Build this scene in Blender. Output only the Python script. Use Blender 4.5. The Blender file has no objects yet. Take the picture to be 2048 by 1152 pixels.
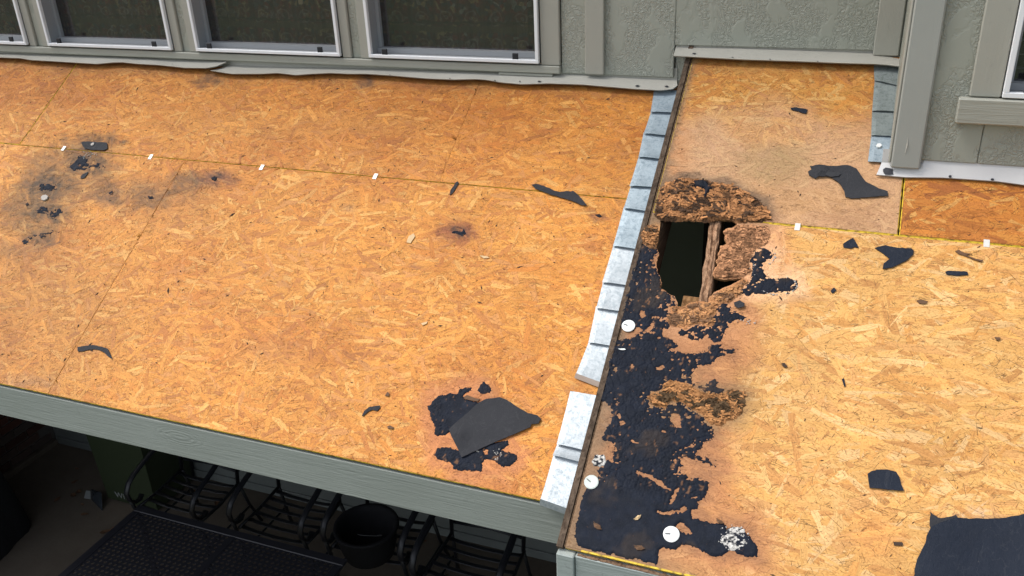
import bpy, math, random
import numpy as np
from mathutils import Vector, Matrix, noise
from mathutils.geometry import tessellate_polygon
random.seed(7)
rs = np.random.RandomState(11)
sc = bpy.context.scene
col = sc.collection
R = math.radians

# ---------------------------------------------------------------- camera
FPX = 1776.1                      # focal length in pixels of a 2048 px wide picture
CAM = np.array([0.715, -3.8055, 0.873])
EUL = (R(64.481), R(2.3784), R(21.2835))
cd = bpy.data.cameras.new('camera'); cam = bpy.data.objects.new('camera', cd); col.objects.link(cam)
cam.location = CAM; cam.rotation_euler = EUL
cd.sensor_width = 36; cd.lens = FPX / 2048 * 36; cd.clip_start = .05; cd.clip_end = 400
sc.camera = cam
# ---------------------------------------------------------------- light
SUN_EL, SUN_AZ = R(60), R(-74)    # azimuth measured from -Y (behind the viewer) towards -X
sundir = Vector((math.sin(SUN_AZ) * math.cos(SUN_EL), -math.cos(SUN_AZ) * math.cos(SUN_EL), math.sin(SUN_EL)))
w = bpy.data.worlds.new('World'); sc.world = w; w.use_nodes = True
wt = w.node_tree; bgn = wt.nodes['Background']
sky = wt.nodes.new('ShaderNodeTexSky'); sky.sky_type = 'NISHITA'; sky.sun_disc = False
sky.sun_elevation = SUN_EL; sky.sun_rotation = math.atan2(sundir.x, sundir.y)
sky.dust_density = 3.0; sky.air_density = 1.0
hs = wt.nodes.new('ShaderNodeHueSaturation'); hs.inputs['Saturation'].default_value = .45   # thin overcast: paler than a clear sky
wt.links.new(sky.outputs[0], hs.inputs['Color']); wt.links.new(hs.outputs[0], bgn.inputs[0]); bgn.inputs[1].default_value = 0.15
sd = bpy.data.lights.new('sun', 'SUN'); so = bpy.data.objects.new('sun', sd); col.objects.link(so)
sd.energy = 1.4; sd.angle = R(22); sd.color = (1, .96, .9)
so.rotation_euler = sundir.to_track_quat('Z', 'Y').to_euler()
sc.view_settings.view_transform = 'Standard'; sc.view_settings.look = 'None'
sc.view_settings.gamma = 1; sc.view_settings.use_curve_mapping = False
sc.view_settings.exposure = 0.60

# ---------------------------------------------------------------- geometry of the place
P = R(32.978); CP, SP = math.cos(P), math.sin(P)
S1, S2 = 0.6428, 1.9079           # lower roof: seam and eave, metres down the slope
HR, S1R, S2R = 0.1547, 0.8735, 2.157   # right roof: raised by HR
XJ1, XJ2, XJ3 = -3.39, -0.95, -2.3078  # butt joints of the left roof
XE = 0.8765
BY = -0.5022                      # front plane of the bump-out
FLOOR = -3.45
Rm = np.array(Matrix.Rotation(EUL[2], 3, 'Z') @ Matrix.Rotation(EUL[1], 3, 'Y') @ Matrix.Rotation(EUL[0], 3, 'X'))

def ray(x, y):
    return Rm @ np.array([(x - 1024) / FPX, -(y - 576) / FPX, -1.0])
def on_y(x, y, Y):
    r = ray(x, y); return Vector(CAM + r * (Y - CAM[1]) / r[1])
def on_z(x, y, Z):
    r = ray(x, y); return Vector(CAM + r * (Z - CAM[2]) / r[2])
NRM = np.array([0, -SP, CP])
def on_roof(x, y, h=0.0, t=0.0):
    """picture point of the traced outline -> (X, s) on the roof plane"""
    r = ray(x, y); o = np.array([0, 0, h]) + NRM * t
    p = CAM + r * ((o - CAM) @ NRM) / (r @ NRM)
    q = p - o
    return p[0], -(q[1] * CP + q[2] * SP)
def rp(X, s, t=0.0, h=0.0):
    return Vector((X, -s * CP - t * SP, -s * SP + t * CP + h))
def rpv(X, s, t, h):
    return np.stack([X, -s * CP - t * SP, -s * SP + t * CP + h], -1)
def to_px(p):
    q = (p - CAM) @ Rm
    return 1024 + FPX * q[:, 0] / -q[:, 2], 576 - FPX * q[:, 1] / -q[:, 2]
# enlarged views used while tracing
def H(a): return [(1150 + x / 2.88, 300 + y / 2.88) for x, y in a]
def B(a): return [(1050 + x / 2.548, 700 + y / 2.548) for x, y in a]
def C_(a): return [(600 + x / 2.866, 750 + y / 2.866) for x, y in a]
def Z1(a): return [(x / 2.88, y / 2.88) for x, y in a]
def Z2(a): return [(680 + x / 2.88, y / 2.88) for x, y in a]
def Z3(a): return [(1300 + x / 2.738, y / 2.738) for x, y in a]
def Z4(a): return [(x / 2.88, 400 + y / 2.88) for x, y in a]
def ZR(a): return [(1548 + x / 2.88, 400 + y / 2.88) for x, y in a]
def ZQ(a): return [(1548 + x / 3.096, 780 + y / 3.096) for x, y in a]
def ZL(a): return [(x / 4.096, 250 + y / 4.096) for x, y in a]

# ---------------------------------------------------------------- numpy noise and masks
_T = [np.random.RandomState(100 + i).rand(256, 256) for i in range(12)]
def vn(x, y, seed=0):
    T = _T[seed % 12]; xi = np.floor(x).astype(int); yi = np.floor(y).astype(int)
    fx = x - xi; fy = y - yi; fx = fx * fx * (3 - 2 * fx); fy = fy * fy * (3 - 2 * fy)
    a = T[yi & 255, xi & 255]; b = T[yi & 255, (xi + 1) & 255]
    c = T[(yi + 1) & 255, xi & 255]; d = T[(yi + 1) & 255, (xi + 1) & 255]
    return (a * (1 - fx) + b * fx) * (1 - fy) + (c * (1 - fx) + d * fx) * fy
def fbm(x, y, seed=0, o=4):
    s = 0; a = .5; n = 0
    for i in range(o):
        s = s + a * vn(x + 17 * i, y + 31 * i, seed + i); n += a; x = x * 2.03; y = y * 2.03; a *= .5
    return s / n
def sstep(a, b, x):
    t = np.clip((x - a) / (b - a), 0, 1); return t * t * (3 - 2 * t)
def inpoly(px, py, poly):
    ins = np.zeros(px.shape, bool); n = len(poly)
    for i in range(n):
        x1, y1 = poly[i]; x2, y2 = poly[(i + 1) % n]
        if y1 == y2: continue
        c = ((y1 > py) != (y2 > py)) & (px < (x2 - x1) * (py - y1) / (y2 - y1) + x1)
        ins ^= c
    return ins
def dist_poly(px, py, poly):
    d = np.full(px.shape, 1e9); n = len(poly)
    for i in range(n):
        x1, y1 = poly[i]; x2, y2 = poly[(i + 1) % n]; dx, dy = x2 - x1, y2 - y1
        L = dx * dx + dy * dy + 1e-9
        t = np.clip(((px - x1) * dx + (py - y1) * dy) / L, 0, 1)
        d = np.minimum(d, np.hypot(px - x1 - t * dx, py - y1 - t * dy))
    return d
def cells(x, y, seed=0):
    """F1, F2 of a cell pattern and the cell's random value"""
    T1, T2, T3 = _T[seed % 12], _T[(seed + 1) % 12], _T[(seed + 2) % 12]
    xi = np.floor(x).astype(int); yi = np.floor(y).astype(int)
    f1 = np.full(x.shape, 9.); f2 = np.full(x.shape, 9.); v = np.zeros(x.shape)
    for a in (-1, 0, 1):
        for b in (-1, 0, 1):
            u = xi + a; q = yi + b
            d = np.hypot(u + T1[q & 255, u & 255] - x, q + T2[q & 255, u & 255] - y)
            m = d < f1; f2 = np.where(m, f1, np.minimum(f2, d)); v = np.where(m, T3[q & 255, u & 255], v); f1 = np.minimum(f1, d)
    return f1, f2, v

# ---------------------------------------------------------------- node helpers
def new_mat(name, color=(.5, .5, .5), rough=.6, metal=0.0, spec=.5):
    m = bpy.data.materials.new(name); m.use_nodes = True
    b = m.node_tree.nodes['Principled BSDF']
    b.inputs['Base Color'].default_value = (*color, 1); b.inputs['Roughness'].default_value = rough
    b.inputs['Metallic'].default_value = metal; b.inputs['Specular IOR Level'].default_value = spec
    m.diffuse_color = (*color, 1)
    return m
class N:
    def __init__(s, m): s.t = m.node_tree; s.b = s.t.nodes['Principled BSDF']
    def n(s, ty, **k):
        q = s.t.nodes.new('ShaderNode' + ty)
        for a, v in k.items(): setattr(q, a, v)
        return q
    def l(s, a, b): s.t.links.new(a, b)
    def coord(s, scale=(1, 1, 1), kind='Object', rot=(0, 0, 0)):
        c = s.n('TexCoord'); mp = s.n('Mapping'); mp.inputs['Scale'].default_value = scale; mp.inputs['Rotation'].default_value = rot
        s.l(c.outputs[kind], mp.inputs[0]); return mp.outputs[0]
    def noise(s, vec, scale=5, detail=4, rough=.5, dist=0):
        q = s.n('TexNoise'); q.inputs['Scale'].default_value = scale; q.inputs['Detail'].default_value = detail
        q.inputs['Roughness'].default_value = rough; q.inputs['Distortion'].default_value = dist
        s.l(vec, q.inputs['Vector']); return q.outputs['Fac']
    def ramp(s, fac, stops):
        q = s.n('ValToRGB'); e = q.color_ramp.elements
        while len(e) > 1: e.remove(e[-1])
        e[0].position = stops[0][0]; c = stops[0][1]; e[0].color = (*c, 1) if len(c) == 3 else c
        for p, c in stops[1:]:
            x = e.new(p); x.color = (*c, 1) if len(c) == 3 else c
        s.l(fac, q.inputs[0]); return q.outputs[0]
    def mix(s, f, a, b, mode='MIX'):
        q = s.n('Mix', data_type='RGBA', blend_type=mode)
        for v, i in ((f, 0), (a, 6), (b, 7)):
            if hasattr(v, 'links') or hasattr(v, 'is_output'): s.l(v, q.inputs[i])
            else: q.inputs[i].default_value = v if not isinstance(v, tuple) else (*v, 1)
        return q.outputs[2]
    def math(s, op, a, b=0.5):
        q = s.n('Math', operation=op)
        for v, i in ((a, 0), (b, 1)):
            if hasattr(v, 'is_output'): s.l(v, q.inputs[i])
            else: q.inputs[i].default_value = v
        return q.outputs[0]
    def bump(s, h, dist=.002, strength=1.0):
        q = s.n('Bump'); q.inputs['Distance'].default_value = dist; q.inputs['Strength'].default_value = strength
        s.l(h, q.inputs['Height']); s.l(q.outputs[0], s.b.inputs['Normal'])

# strand board: colour comes with each strand, grain from its own length/width coordinates
def osb_material():
    m = new_mat('strand_board', (.55, .28, .08), .62, 0, .35); k = N(m)
    a = k.n('Attribute', attribute_name='tone'); uv = k.n('UVMap', uv_map='grain')
    mp = k.n('Mapping'); mp.inputs['Scale'].default_value = (14, 420, 1); k.l(uv.outputs[0], mp.inputs[0])
    g = k.noise(mp.outputs[0], 1, 3, .6)
    gc = k.ramp(g, [(.25, (.62, .55, .48)), (.5, (1, 1, 1)), (.75, (1.16, 1.18, 1.2))])
    c = k.mix(1.0, a.outputs['Color'], gc, 'MULTIPLY')
    f = k.noise(k.coord((1, 1, 1)), 170, 3, .6)
    fc = k.ramp(f, [(.3, (.72, .64, .56)), (.48, (1, 1, 1)), (.8, (1.08, 1.08, 1.08))])
    c = k.mix(1.0, c, fc, 'MULTIPLY')
    k.l(c, k.b.inputs['Base Color'])
    h = k.math('ADD', k.math('MULTIPLY', g, .6), f)
    k.bump(h, .0012, .6)
    return m
M = {}
M['osb'] = osb_material()
M['edge_yellow'] = new_mat('yellow_edge_sealer', (.52, .33, .02), .6)
k = N(M['edge_yellow']); n_ = k.noise(k.coord(), 60, 4); k.l(k.ramp(n_, [(.35, (.20, .12, .02)), (.5, (.62, .42, .02)), (.7, (.80, .58, .05))]), k.b.inputs['Base Color'])
M['osb_core'] = new_mat('board_edge', (.20, .11, .04), .8)

def painted_wood(name, c, vert=False, grain=1.0, knots=True, dirt=.35):
    m = new_mat(name, c, .5, 0, .4); k = N(m)
    sc_ = (1, 1, .06) if vert else (.05, 1, 1)
    co = k.coord(sc_)
    wv = k.noise(co, 60, 5, .6, 1.2)
    big = k.noise(k.coord(), 3, 5, .6); fine = k.noise(k.coord(), 220, 3)
    sp = k.noise(k.coord(), 26, 4, .7)
    base = k.mix(big, tuple(x * .88 for x in c), tuple(min(1, x * 1.08) for x in c))
    base = k.mix(k.ramp(sp, [(.62, (0, 0, 0)), (.74, (dirt, dirt, dirt))]), base, tuple(x * .55 for x in c))
    k.l(base, k.b.inputs['Base Color'])
    h = k.math('ADD', k.math('MULTIPLY', wv, grain), k.math('MULTIPLY', fine, .15))
    if knots:
        v = k.n('TexVoronoi'); k.l(k.coord((1.6, 3, 5)), v.inputs['Vector']); v.inputs['Scale'].default_value = 1.0
        r = k.math('SINE', k.math('MULTIPLY', k.math('ADD', v.outputs['Distance'], k.math('MULTIPLY', wv, .05)), 150))
        near = k.ramp(v.outputs['Distance'], [(0, (1, 1, 1)), (.28, (0, 0, 0))])
        h = k.math('ADD', h, k.math('MULTIPLY', k.math('MULTIPLY', r, near), .25))
    k.bump(h, .0035, .8)
    k.l(k.ramp(big, [(.3, (.42, .42, .42)), (.7, (.6, .6, .6))]), k.b.inputs['Roughness'])
    return m
GRN = (.33, .34, .29)
M['trim'] = painted_wood('painted_trim', (.37, .365, .315), True, .22, False, .25)
M['fascia'] = painted_wood('painted_fascia', (.30, .325, .295), False, .95, True, .3)
M['fascia_r'] = painted_wood('painted_weathered_fascia', (.36, .40, .38), False, 1.0, True, .8)
M['post'] = painted_wood('painted_post', (.355, .365, .335), True, .18, False, .2)
M['sill'] = painted_wood('painted_sill', (.35, .35, .30), False, .8, False, .45)

def stucco_siding():
    m = new_mat('embossed_siding', GRN, .45, 0, .4); k = N(m)
    co = k.coord((1, 1, .8))
    n1 = k.noise(co, 62, 3, .55, .9)           # wrinkled swirls
    n2 = k.noise(k.coord((1, 1, .6)), 11, 3, .5, .3)   # where the board is smooth
    msk = k.ramp(n2, [(.50, (1, 1, 1)), (.56, (0, 0, 0))])
    rid = k.math('ABSOLUTE', k.math('SUBTRACT', n1, .5))
    wr = k.ramp(rid, [(0, (0, 0, 0)), (.12, (1, 1, 1))])
    isl = k.ramp(n2, [(.52, (0, 0, 0)), (.57, (1, 1, 1))])
    h = k.math('ADD', k.math('MULTIPLY', wr, msk), k.math('MULTIPLY', isl, .85))
    h = k.math('ADD', h, k.math('MULTIPLY', k.noise(k.coord(), 240, 3), .15))
    big = k.noise(k.coord(), 2.2, 5)
    k.l(k.mix(big, (.31, .325, .275), (.37, .375, .32)), k.b.inputs['Base Color'])
    k.bump(h, .0034, .7)
    return m
M['siding'] = stucco_siding()
M['dark_wrap'] = new_mat('dark_backing', (.03, .03, .028), .9)
def flash_mat(name, c, dots=.3):
    m = new_mat(name, c, .38, 0, .5); k = N(m)
    b = k.noise(k.coord(), 7, 5, .6); s = k.noise(k.coord(), 90, 3, .6); st = k.noise(k.coord((1, 1, 1)), 26, 5, .75)
    cc = k.mix(b, tuple(x * .86 for x in c), tuple(min(1, x * 1.06) for x in c))
    cc = k.mix(k.ramp(st, [(.63, (0, 0, 0)), (.72, (dots, dots, dots))]), cc, (.16, .12, .09))
    k.l(cc, k.b.inputs['Base Color']); k.bump(b, .01, .25)
    return m
M['apron'] = flash_mat('painted_metal_flashing', (.46, .45, .40))
M['apron_pale'] = flash_mat('pale_painted_flashing', (.66, .65, .64))
def galv(name, lo, hi, rough=.42, metal=.75):
    m = new_mat(name, hi, rough, metal, .5); k = N(m)
    a = k.noise(k.coord(), 60, 6, .8, .3); b = k.noise(k.coord(), 8, 4); f = k.noise(k.coord(), 160, 3, .7)
    sp = k.ramp(a, [(.36, lo), (.5, hi), (.68, tuple(min(1, x * 1.1) for x in hi))])
    c = k.mix(k.ramp(b, [(.35, (.30, .30, .30)), (.65, (0, 0, 0))]), sp, tuple(x * .75 for x in lo))
    c = k.mix(k.ramp(f, [(.55, (0, 0, 0)), (.75, (.4, .4, .4))]), c, lo)
    k.l(c, k.b.inputs['Base Color'])
    k.l(k.ramp(a, [(.3, (rough + .18,) * 3), (.7, (rough - .08,) * 3)]), k.b.inputs['Roughness'])
    k.bump(f, .0012, .5)
    return m
M['galv'] = galv('galvanised_steel', (.22, .285, .335), (.36, .435, .49), .5, .45)
M['galv_glare'] = galv('sky_glare_steel', (.33, .39, .43), (.47, .515, .55), .5, .4)  # same steel made paler: bright sky reflection put into its colour
M['galv_dull'] = galv('dull_grey_steel', (.15, .18, .175), (.27, .31, .31), .5, .5)
M['rust'] = new_mat('dirty_metal_lip', (.45, .36, .30), .7)
M['white_vinyl'] = new_mat('white_frame', (.82, .84, .86), .35)
M['grey_vinyl'] = new_mat('grey_screen_frame', (.30, .31, .32), .45)
M['black_plastic'] = new_mat('black_plastic', (.012, .014, .02), .5)
M['white_plastic'] = new_mat('white_plastic', (.80, .82, .80), .4)
M['cap_grey'] = new_mat('greyish_cap', (.55, .60, .56), .45)
M['clip'] = new_mat('pale_clip_metal', (.72, .70, .66), .45, .2)

def glass_mat():
    m = bpy.data.materials.new('window_pane'); m.use_nodes = True; t = m.node_tree; t.nodes.clear()
    o = t.nodes.new('ShaderNodeOutputMaterial'); g = t.nodes.new('ShaderNodeBsdfGlossy'); g.inputs['Roughness'].default_value = .05
    tr = t.nodes.new('ShaderNodeBsdfTransparent'); tr.inputs[0].default_value = (.72, .74, .74, 1)
    mx = t.nodes.new('ShaderNodeMixShader'); mx.inputs[0].default_value = .085
    df = t.nodes.new('ShaderNodeBsdfDiffuse'); df.inputs[0].default_value = (.16, .155, .145, 1); m2 = t.nodes.new('ShaderNodeMixShader'); m2.inputs[0].default_value = .10   # insect screen
    t.links.new(tr.outputs[0], m2.inputs[1]); t.links.new(df.outputs[0], m2.inputs[2])
    t.links.new(m2.outputs[0], mx.inputs[1]); t.links.new(g.outputs[0], mx.inputs[2]); t.links.new(mx.outputs[0], o.inputs[0])
    return m
M['pane'] = glass_mat()
def curtain_mat():
    m = new_mat('patterned_tapestry', (.05, .04, .035), .9); k = N(m)
    co = k.coord(kind='UV')
    nz = k.n('TexNoise'); nz.inputs['Scale'].default_value = 26; k.l(co, nz.inputs['Vector'])
    va = k.n('VectorMath', operation='MULTIPLY_ADD'); k.l(nz.outputs['Color'], va.inputs[0]); va.inputs[1].default_value = (.035, .035, 0); k.l(co, va.inputs[2]); co = va.outputs[0]
    sx = k.n('SeparateXYZ'); k.l(co, sx.inputs[0]); X, Z = sx.outputs[0], sx.outputs[1]
    # repeated motifs: columns in the upper field, medallions in the border
    v = k.n('TexVoronoi'); k.l(k.coord((46, 46, 1), 'UV'), v.inputs['Vector']); v.inputs['Scale'].default_value = 1.0
    pal = k.ramp(k.n('SeparateColor').outputs[0], [(0, (0, 0, 0))]) if False else None
    sep = k.n('SeparateColor'); k.l(v.outputs['Color'], sep.inputs[0])
    cc = k.ramp(sep.outputs[0], [(0, (.05, .022, .016)), (.25, (.085, .02, .016)), (.42, (.035, .04, .036)), (.6, (.13, .10, .045)), (.75, (.035, .028, .03)), (.9, (.11, .11, .09))])
    cc.node.color_ramp.interpolation = 'CONSTANT'
    fx = k.math('FRACT', k.math('MULTIPLY', X, 7.8)); fz = k.math('FRACT', k.math('MULTIPLY', Z, 8.2))
    dx = k.math('SUBTRACT', fx, .5); dz = k.math('SUBTRACT', fz, .5)
    r = k.math('SQRT', k.math('ADD', k.math('MULTIPLY', dx, dx), k.math('MULTIPLY', dz, dz)))
    rings = k.math('SINE', k.math('MULTIPLY', r, 34))
    med = k.ramp(rings, [(.4, (.05, .014, .012)), (.55, (.06, .048, .036)), (.75, (.12, .10, .075))])
    inr = k.ramp(r, [(.34, (.55, .55, .55)), (.42, (0, 0, 0))])
    base = k.mix(inr, cc, med)
    dk = k.ramp(k.math('ABSOLUTE', dx), [(.36, (0, 0, 0)), (.44, (.75, .75, .75))])
    base = k.mix(dk, base, (.03, .012, .010))
    stripe = k.ramp(Z, [(.115, (0, 0, 0)), (.12, (1, 1, 1)), (.145, (1, 1, 1)), (.15, (0, 0, 0))])
    base = k.mix(stripe, base, (.05, .038, .022))
    stripe2 = k.ramp(Z, [(.155, (0, 0, 0)), (.158, (1, 1, 1)), (.165, (1, 1, 1)), (.168, (0, 0, 0))])
    base = k.mix(stripe2, base, (.028, .02, .012))
    fn = k.noise(k.coord((1, 1, 1), 'UV'), 220, 2)
    base = k.mix(1.0, base, k.ramp(fn, [(.3, (1.2, 1.0, 1.0)), (.7, (3.8, 3.2, 3.3))]), 'MULTIPLY')
    k.l(base, k.b.inputs['Base Color']); k.b.inputs['Specular IOR Level'].default_value = .1
    return m
M['curtain'] = curtain_mat()

def felt_mat(name, c=(.022, .024, .029), rough=.72):
    m = new_mat(name, c, rough, 0, .4); k = N(m)
    f = k.noise(k.coord(), 240, 4, .7); b = k.noise(k.coord(), 9, 5, .6); s = k.noise(k.coord(), 70, 3, .8)
    cc = k.mix(b, tuple(x * .75 for x in c), tuple(x * 1.35 for x in c))
    cc = k.mix(k.ramp(f, [(.60, (0, 0, 0)), (.74, (.4, .4, .4))]), cc, (.06, .062, .07))
    cc = k.mix(k.ramp(s, [(.70, (0, 0, 0)), (.76, (.6, .6, .6))]), cc, (.10, .085, .07))
    cr = k.noise(k.coord((1, .35, 1), rot=(0, 0, .5)), 22, 3, .5, .6); ln = k.ramp(k.math('ABSOLUTE', k.math('SUBTRACT', cr, .5)), [(0, (1, 1, 1)), (.012, (0, 0, 0))])
    cc = k.mix(k.math('MULTIPLY', ln, .10), cc, (.13, .13, .135))
    k.l(cc, k.b.inputs['Base Color']); k.bump(k.math('ADD', k.math('MULTIPLY', f, .25), k.noise(k.coord(), 16, 4, .6)), .007, .8)
    return m
M['felt'] = felt_mat('roofing_felt', (.026, .027, .032), .85)
M['felt_blue'] = felt_mat('bluish_roofing_felt', (.010, .015, .027), .7)
M['felt_blue'].node_tree.nodes['Principled BSDF'].inputs['Specular IOR Level'].default_value = .25
def tar_mat():
    m = new_mat('cracked_tar', (.016, .018, .024), .7, 0, .18); k = N(m)
    a = k.n('Attribute', attribute_name='tone')
    f = k.noise(k.coord(), 210, 4, .7); s = k.noise(k.coord(), 45, 4, .75)
    cc = k.mix(k.ramp(f, [(.55, (0, 0, 0)), (.75, (.5, .5, .5))]), a.outputs['Color'], (.034, .040, .054))
    cc = k.mix(k.ramp(s, [(.66, (0, 0, 0)), (.72, (.5, .5, .5))]), cc, (.16, .085, .045))
    k.l(cc, k.b.inputs['Base Color'])
    k.l(k.ramp(s, [(.3, (.6,) * 3), (.7, (.8,) * 3)]), k.b.inputs['Roughness'])
    k.bump(f, .0015, .8); return m
M['tar'] = tar_mat(); M['tar_dot'] = new_mat('black_tar_dot', (.02, .022, .03), .6)
def rot_mat():
    m = new_mat('rotten_strand_wood', (.3, .15, .06), .88, 0, .2); k = N(m)
    a = k.n('Attribute', attribute_name='tone')
    f = k.noise(k.coord((1, 1, 1)), 130, 5, .7); g = k.noise(k.coord((.4, 1, 1)), 60, 4, .7, 1.0)
    c = k.mix(1.0, a.outputs['Color'], k.ramp(g, [(.3, (.45, .40, .36)), (.5, (1, 1, 1)), (.72, (1.35, 1.3, 1.25))]), 'MULTIPLY')
    c = k.mix(1.0, c, k.ramp(f, [(.32, (.4, .36, .34)), (.5, (1, 1, 1)), (.75, (1.25, 1.25, 1.25))]), 'MULTIPLY')
    k.l(c, k.b.inputs['Base Color']); k.bump(k.math('ADD', f, g), .003, 1.0); return m
M['rot'] = rot_mat()
def wood_mat(name, c1, c2, scale=(1, .05, 1), s=80):
    m = new_mat(name, c1, .85, 0, .2); k = N(m)
    g = k.noise(k.coord(scale), s, 5, .65, .8); b = k.noise(k.coord(), 14, 5, .7)
    c = k.mix(k.ramp(g, [(.35, (0, 0, 0)), (.62, (1, 1, 1))]), c1, c2)
    c = k.mix(k.ramp(b, [(.5, (0, 0, 0)), (.68, (.8, .8, .8))]), c, tuple(x * .4 for x in c1))
    k.l(c, k.b.inputs['Base Color']); k.bump(g, .003, .9); return m
M['rafter'] = wood_mat('decayed_rafter', (.17, .09, .05), (.46, .28, .17))
M['rake'] = wood_mat('weathered_brown_board', (.055, .036, .024), (.14, .10, .07))
M['dark_wood'] = wood_mat('dark_framing_wood', (.05, .03, .018), (.10, .065, .04))
M['warm_wood'] = wood_mat('warm_wood_block', (.16, .08, .03), (.36, .20, .09))
M['cavity'] = new_mat('dusty_cavity', (.026, .020, .016), .95)
M['speck'] = new_mat('dark_debris', (.045, .026, .016), .85)
M['leafbrown'] = new_mat('dry_leaf', (.12, .062, .03), .8)
M['chip'] = new_mat('pale_wood_chip', (.62, .44, .24), .8)
M['residue_grey'] = new_mat('pale_grey_pebble', (.42, .39, .35), .9)
M['white_stone'] = new_mat('white_residue', (.48, .46, .43), .9)
k = N(M['white_stone']); k.bump(k.noise(k.coord(), 120, 4), .003, 1)
# patio
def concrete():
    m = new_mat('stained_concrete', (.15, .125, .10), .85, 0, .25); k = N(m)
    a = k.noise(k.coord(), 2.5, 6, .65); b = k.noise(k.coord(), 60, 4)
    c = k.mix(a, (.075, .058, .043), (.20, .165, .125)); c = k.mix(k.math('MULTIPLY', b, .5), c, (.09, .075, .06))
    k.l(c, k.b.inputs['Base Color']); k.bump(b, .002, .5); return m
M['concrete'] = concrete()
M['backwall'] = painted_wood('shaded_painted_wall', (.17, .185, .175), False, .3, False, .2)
M['brick'] = new_mat('dark_red_brick', (.09, .035, .022), .9)
k = N(M['brick']); oi = k.n('ObjectInfo'); k.l(k.ramp(oi.outputs['Random'], [(0, (.06, .028, .02)), (.5, (.11, .04, .025)), (1, (.075, .06, .05))]), k.b.inputs['Base Color'])
M['mortar'] = new_mat('mortar', (.10, .09, .08), .95)
M['green_bin'] = new_mat('dark_green_plastic', (.030, .042, .018), .55)
M['letter'] = new_mat('white_lettering', (.28, .29, .28), .6)
M['iron'] = new_mat('black_iron', (.008, .009, .012), .42, .0, .5)
M['table'] = new_mat('black_table_metal', (.016, .016, .022), .45, .0, .5)
M['cover'] = new_mat('black_cover_cloth', (.008, .009, .011), .6)
k = N(M['cover']); k.bump(k.noise(k.coord(), 5, 4), .03, .6)
M['grass'] = new_mat('lawn', (.045, .07, .02), .9)
k = N(M['grass']); k.l(k.ramp(k.noise(k.coord(), 3, 8, .7), [(.3, (.03, .045, .012)), (.7, (.07, .10, .03))]), k.b.inputs['Base Color'])
M['yellow_leaf'] = new_mat('yellow_leaf', (.35, .30, .08), .7)
M['shingle'] = new_mat('upper_roof_dark', (.06, .06, .06), .9)

# ---------------------------------------------------------------- object helpers
def tag(o, label=None, cat=None, group=None, kind=None):
    if label: o['label'] = label
    if cat: o['category'] = cat
    if group: o['group'] = group
    if kind: o['kind'] = kind
    return o
def empty(name, loc=(0, 0, 0), label=None, cat=None, group=None, rz=0):
    o = bpy.data.objects.new(name, None); col.objects.link(o); o.location = loc; o.rotation_euler.z = rz
    o.empty_display_size = .1
    return tag(o, label, cat, group)
def mesh_obj(name, verts, faces, mats, parent=None, smooth=False, origin=None, mi=None):
    me = bpy.data.meshes.new(name)
    off = Vector((0, 0, 0))
    if parent is not None and origin is None: off = Vector(parent.location)
    if origin is not None: off = Vector(origin)
    me.from_pydata([tuple(Vector(v) - off) for v in verts], [], faces)
    for m in (mats if isinstance(mats, (list, tuple)) else [mats]): me.materials.append(m)
    if mi is not None: me.polygons.foreach_set('material_index', mi)
    if smooth: me.polygons.foreach_set('use_smooth', [True] * len(me.polygons))
    me.update()
    o = bpy.data.objects.new(name, me); col.objects.link(o)
    if parent is not None:
        o.parent = parent
        if origin is not None: o.location = off - Vector(parent.location)
    elif origin is not None: o.location = off
    return o
def np_mesh(name, V, F, mats, parent=None, tone=None, uv=None, smooth=False, mi=None):
    """V (n,3), F (m,4) quads, parent at world origin offset removed"""
    if parent is not None: V = V - np.array(wloc(parent))
    me = bpy.data.meshes.new(name); me.vertices.add(len(V)); me.vertices.foreach_set('co', V.astype(np.float32).ravel())
    m, kk = F.shape
    me.loops.add(m * kk); me.loops.foreach_set('vertex_index', F.astype(np.int32).ravel())
    me.polygons.add(m); me.polygons.foreach_set('loop_start', np.arange(0, m * kk, kk, dtype=np.int32))
    me.polygons.foreach_set('loop_total', np.full(m, kk, np.int32)) if False else None
    if tone is not None:
        a = me.attributes.new('tone', 'FLOAT_COLOR', 'POINT'); c = np.concatenate([tone, np.ones((len(tone), 1))], 1).astype(np.float32); a.data.foreach_set('color', c.ravel())
    if uv is not None:
        l = me.uv_layers.new(name='grain'); l.data.foreach_set('uv', uv[F.ravel()].astype(np.float32).ravel())
    for q in (mats if isinstance(mats, (list, tuple)) else [mats]): me.materials.append(q)
    me.update(calc_edges=True); me.validate()
    if smooth: me.polygons.foreach_set('use_smooth', np.ones(len(me.polygons), bool))
    o = bpy.data.objects.new(name, me); col.objects.link(o)
    if parent is not None: o.parent = parent
    return o
def wloc(o):
    l = Vector((0, 0, 0))
    while o is not None: l = l + o.location; o = o.parent
    return l
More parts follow.
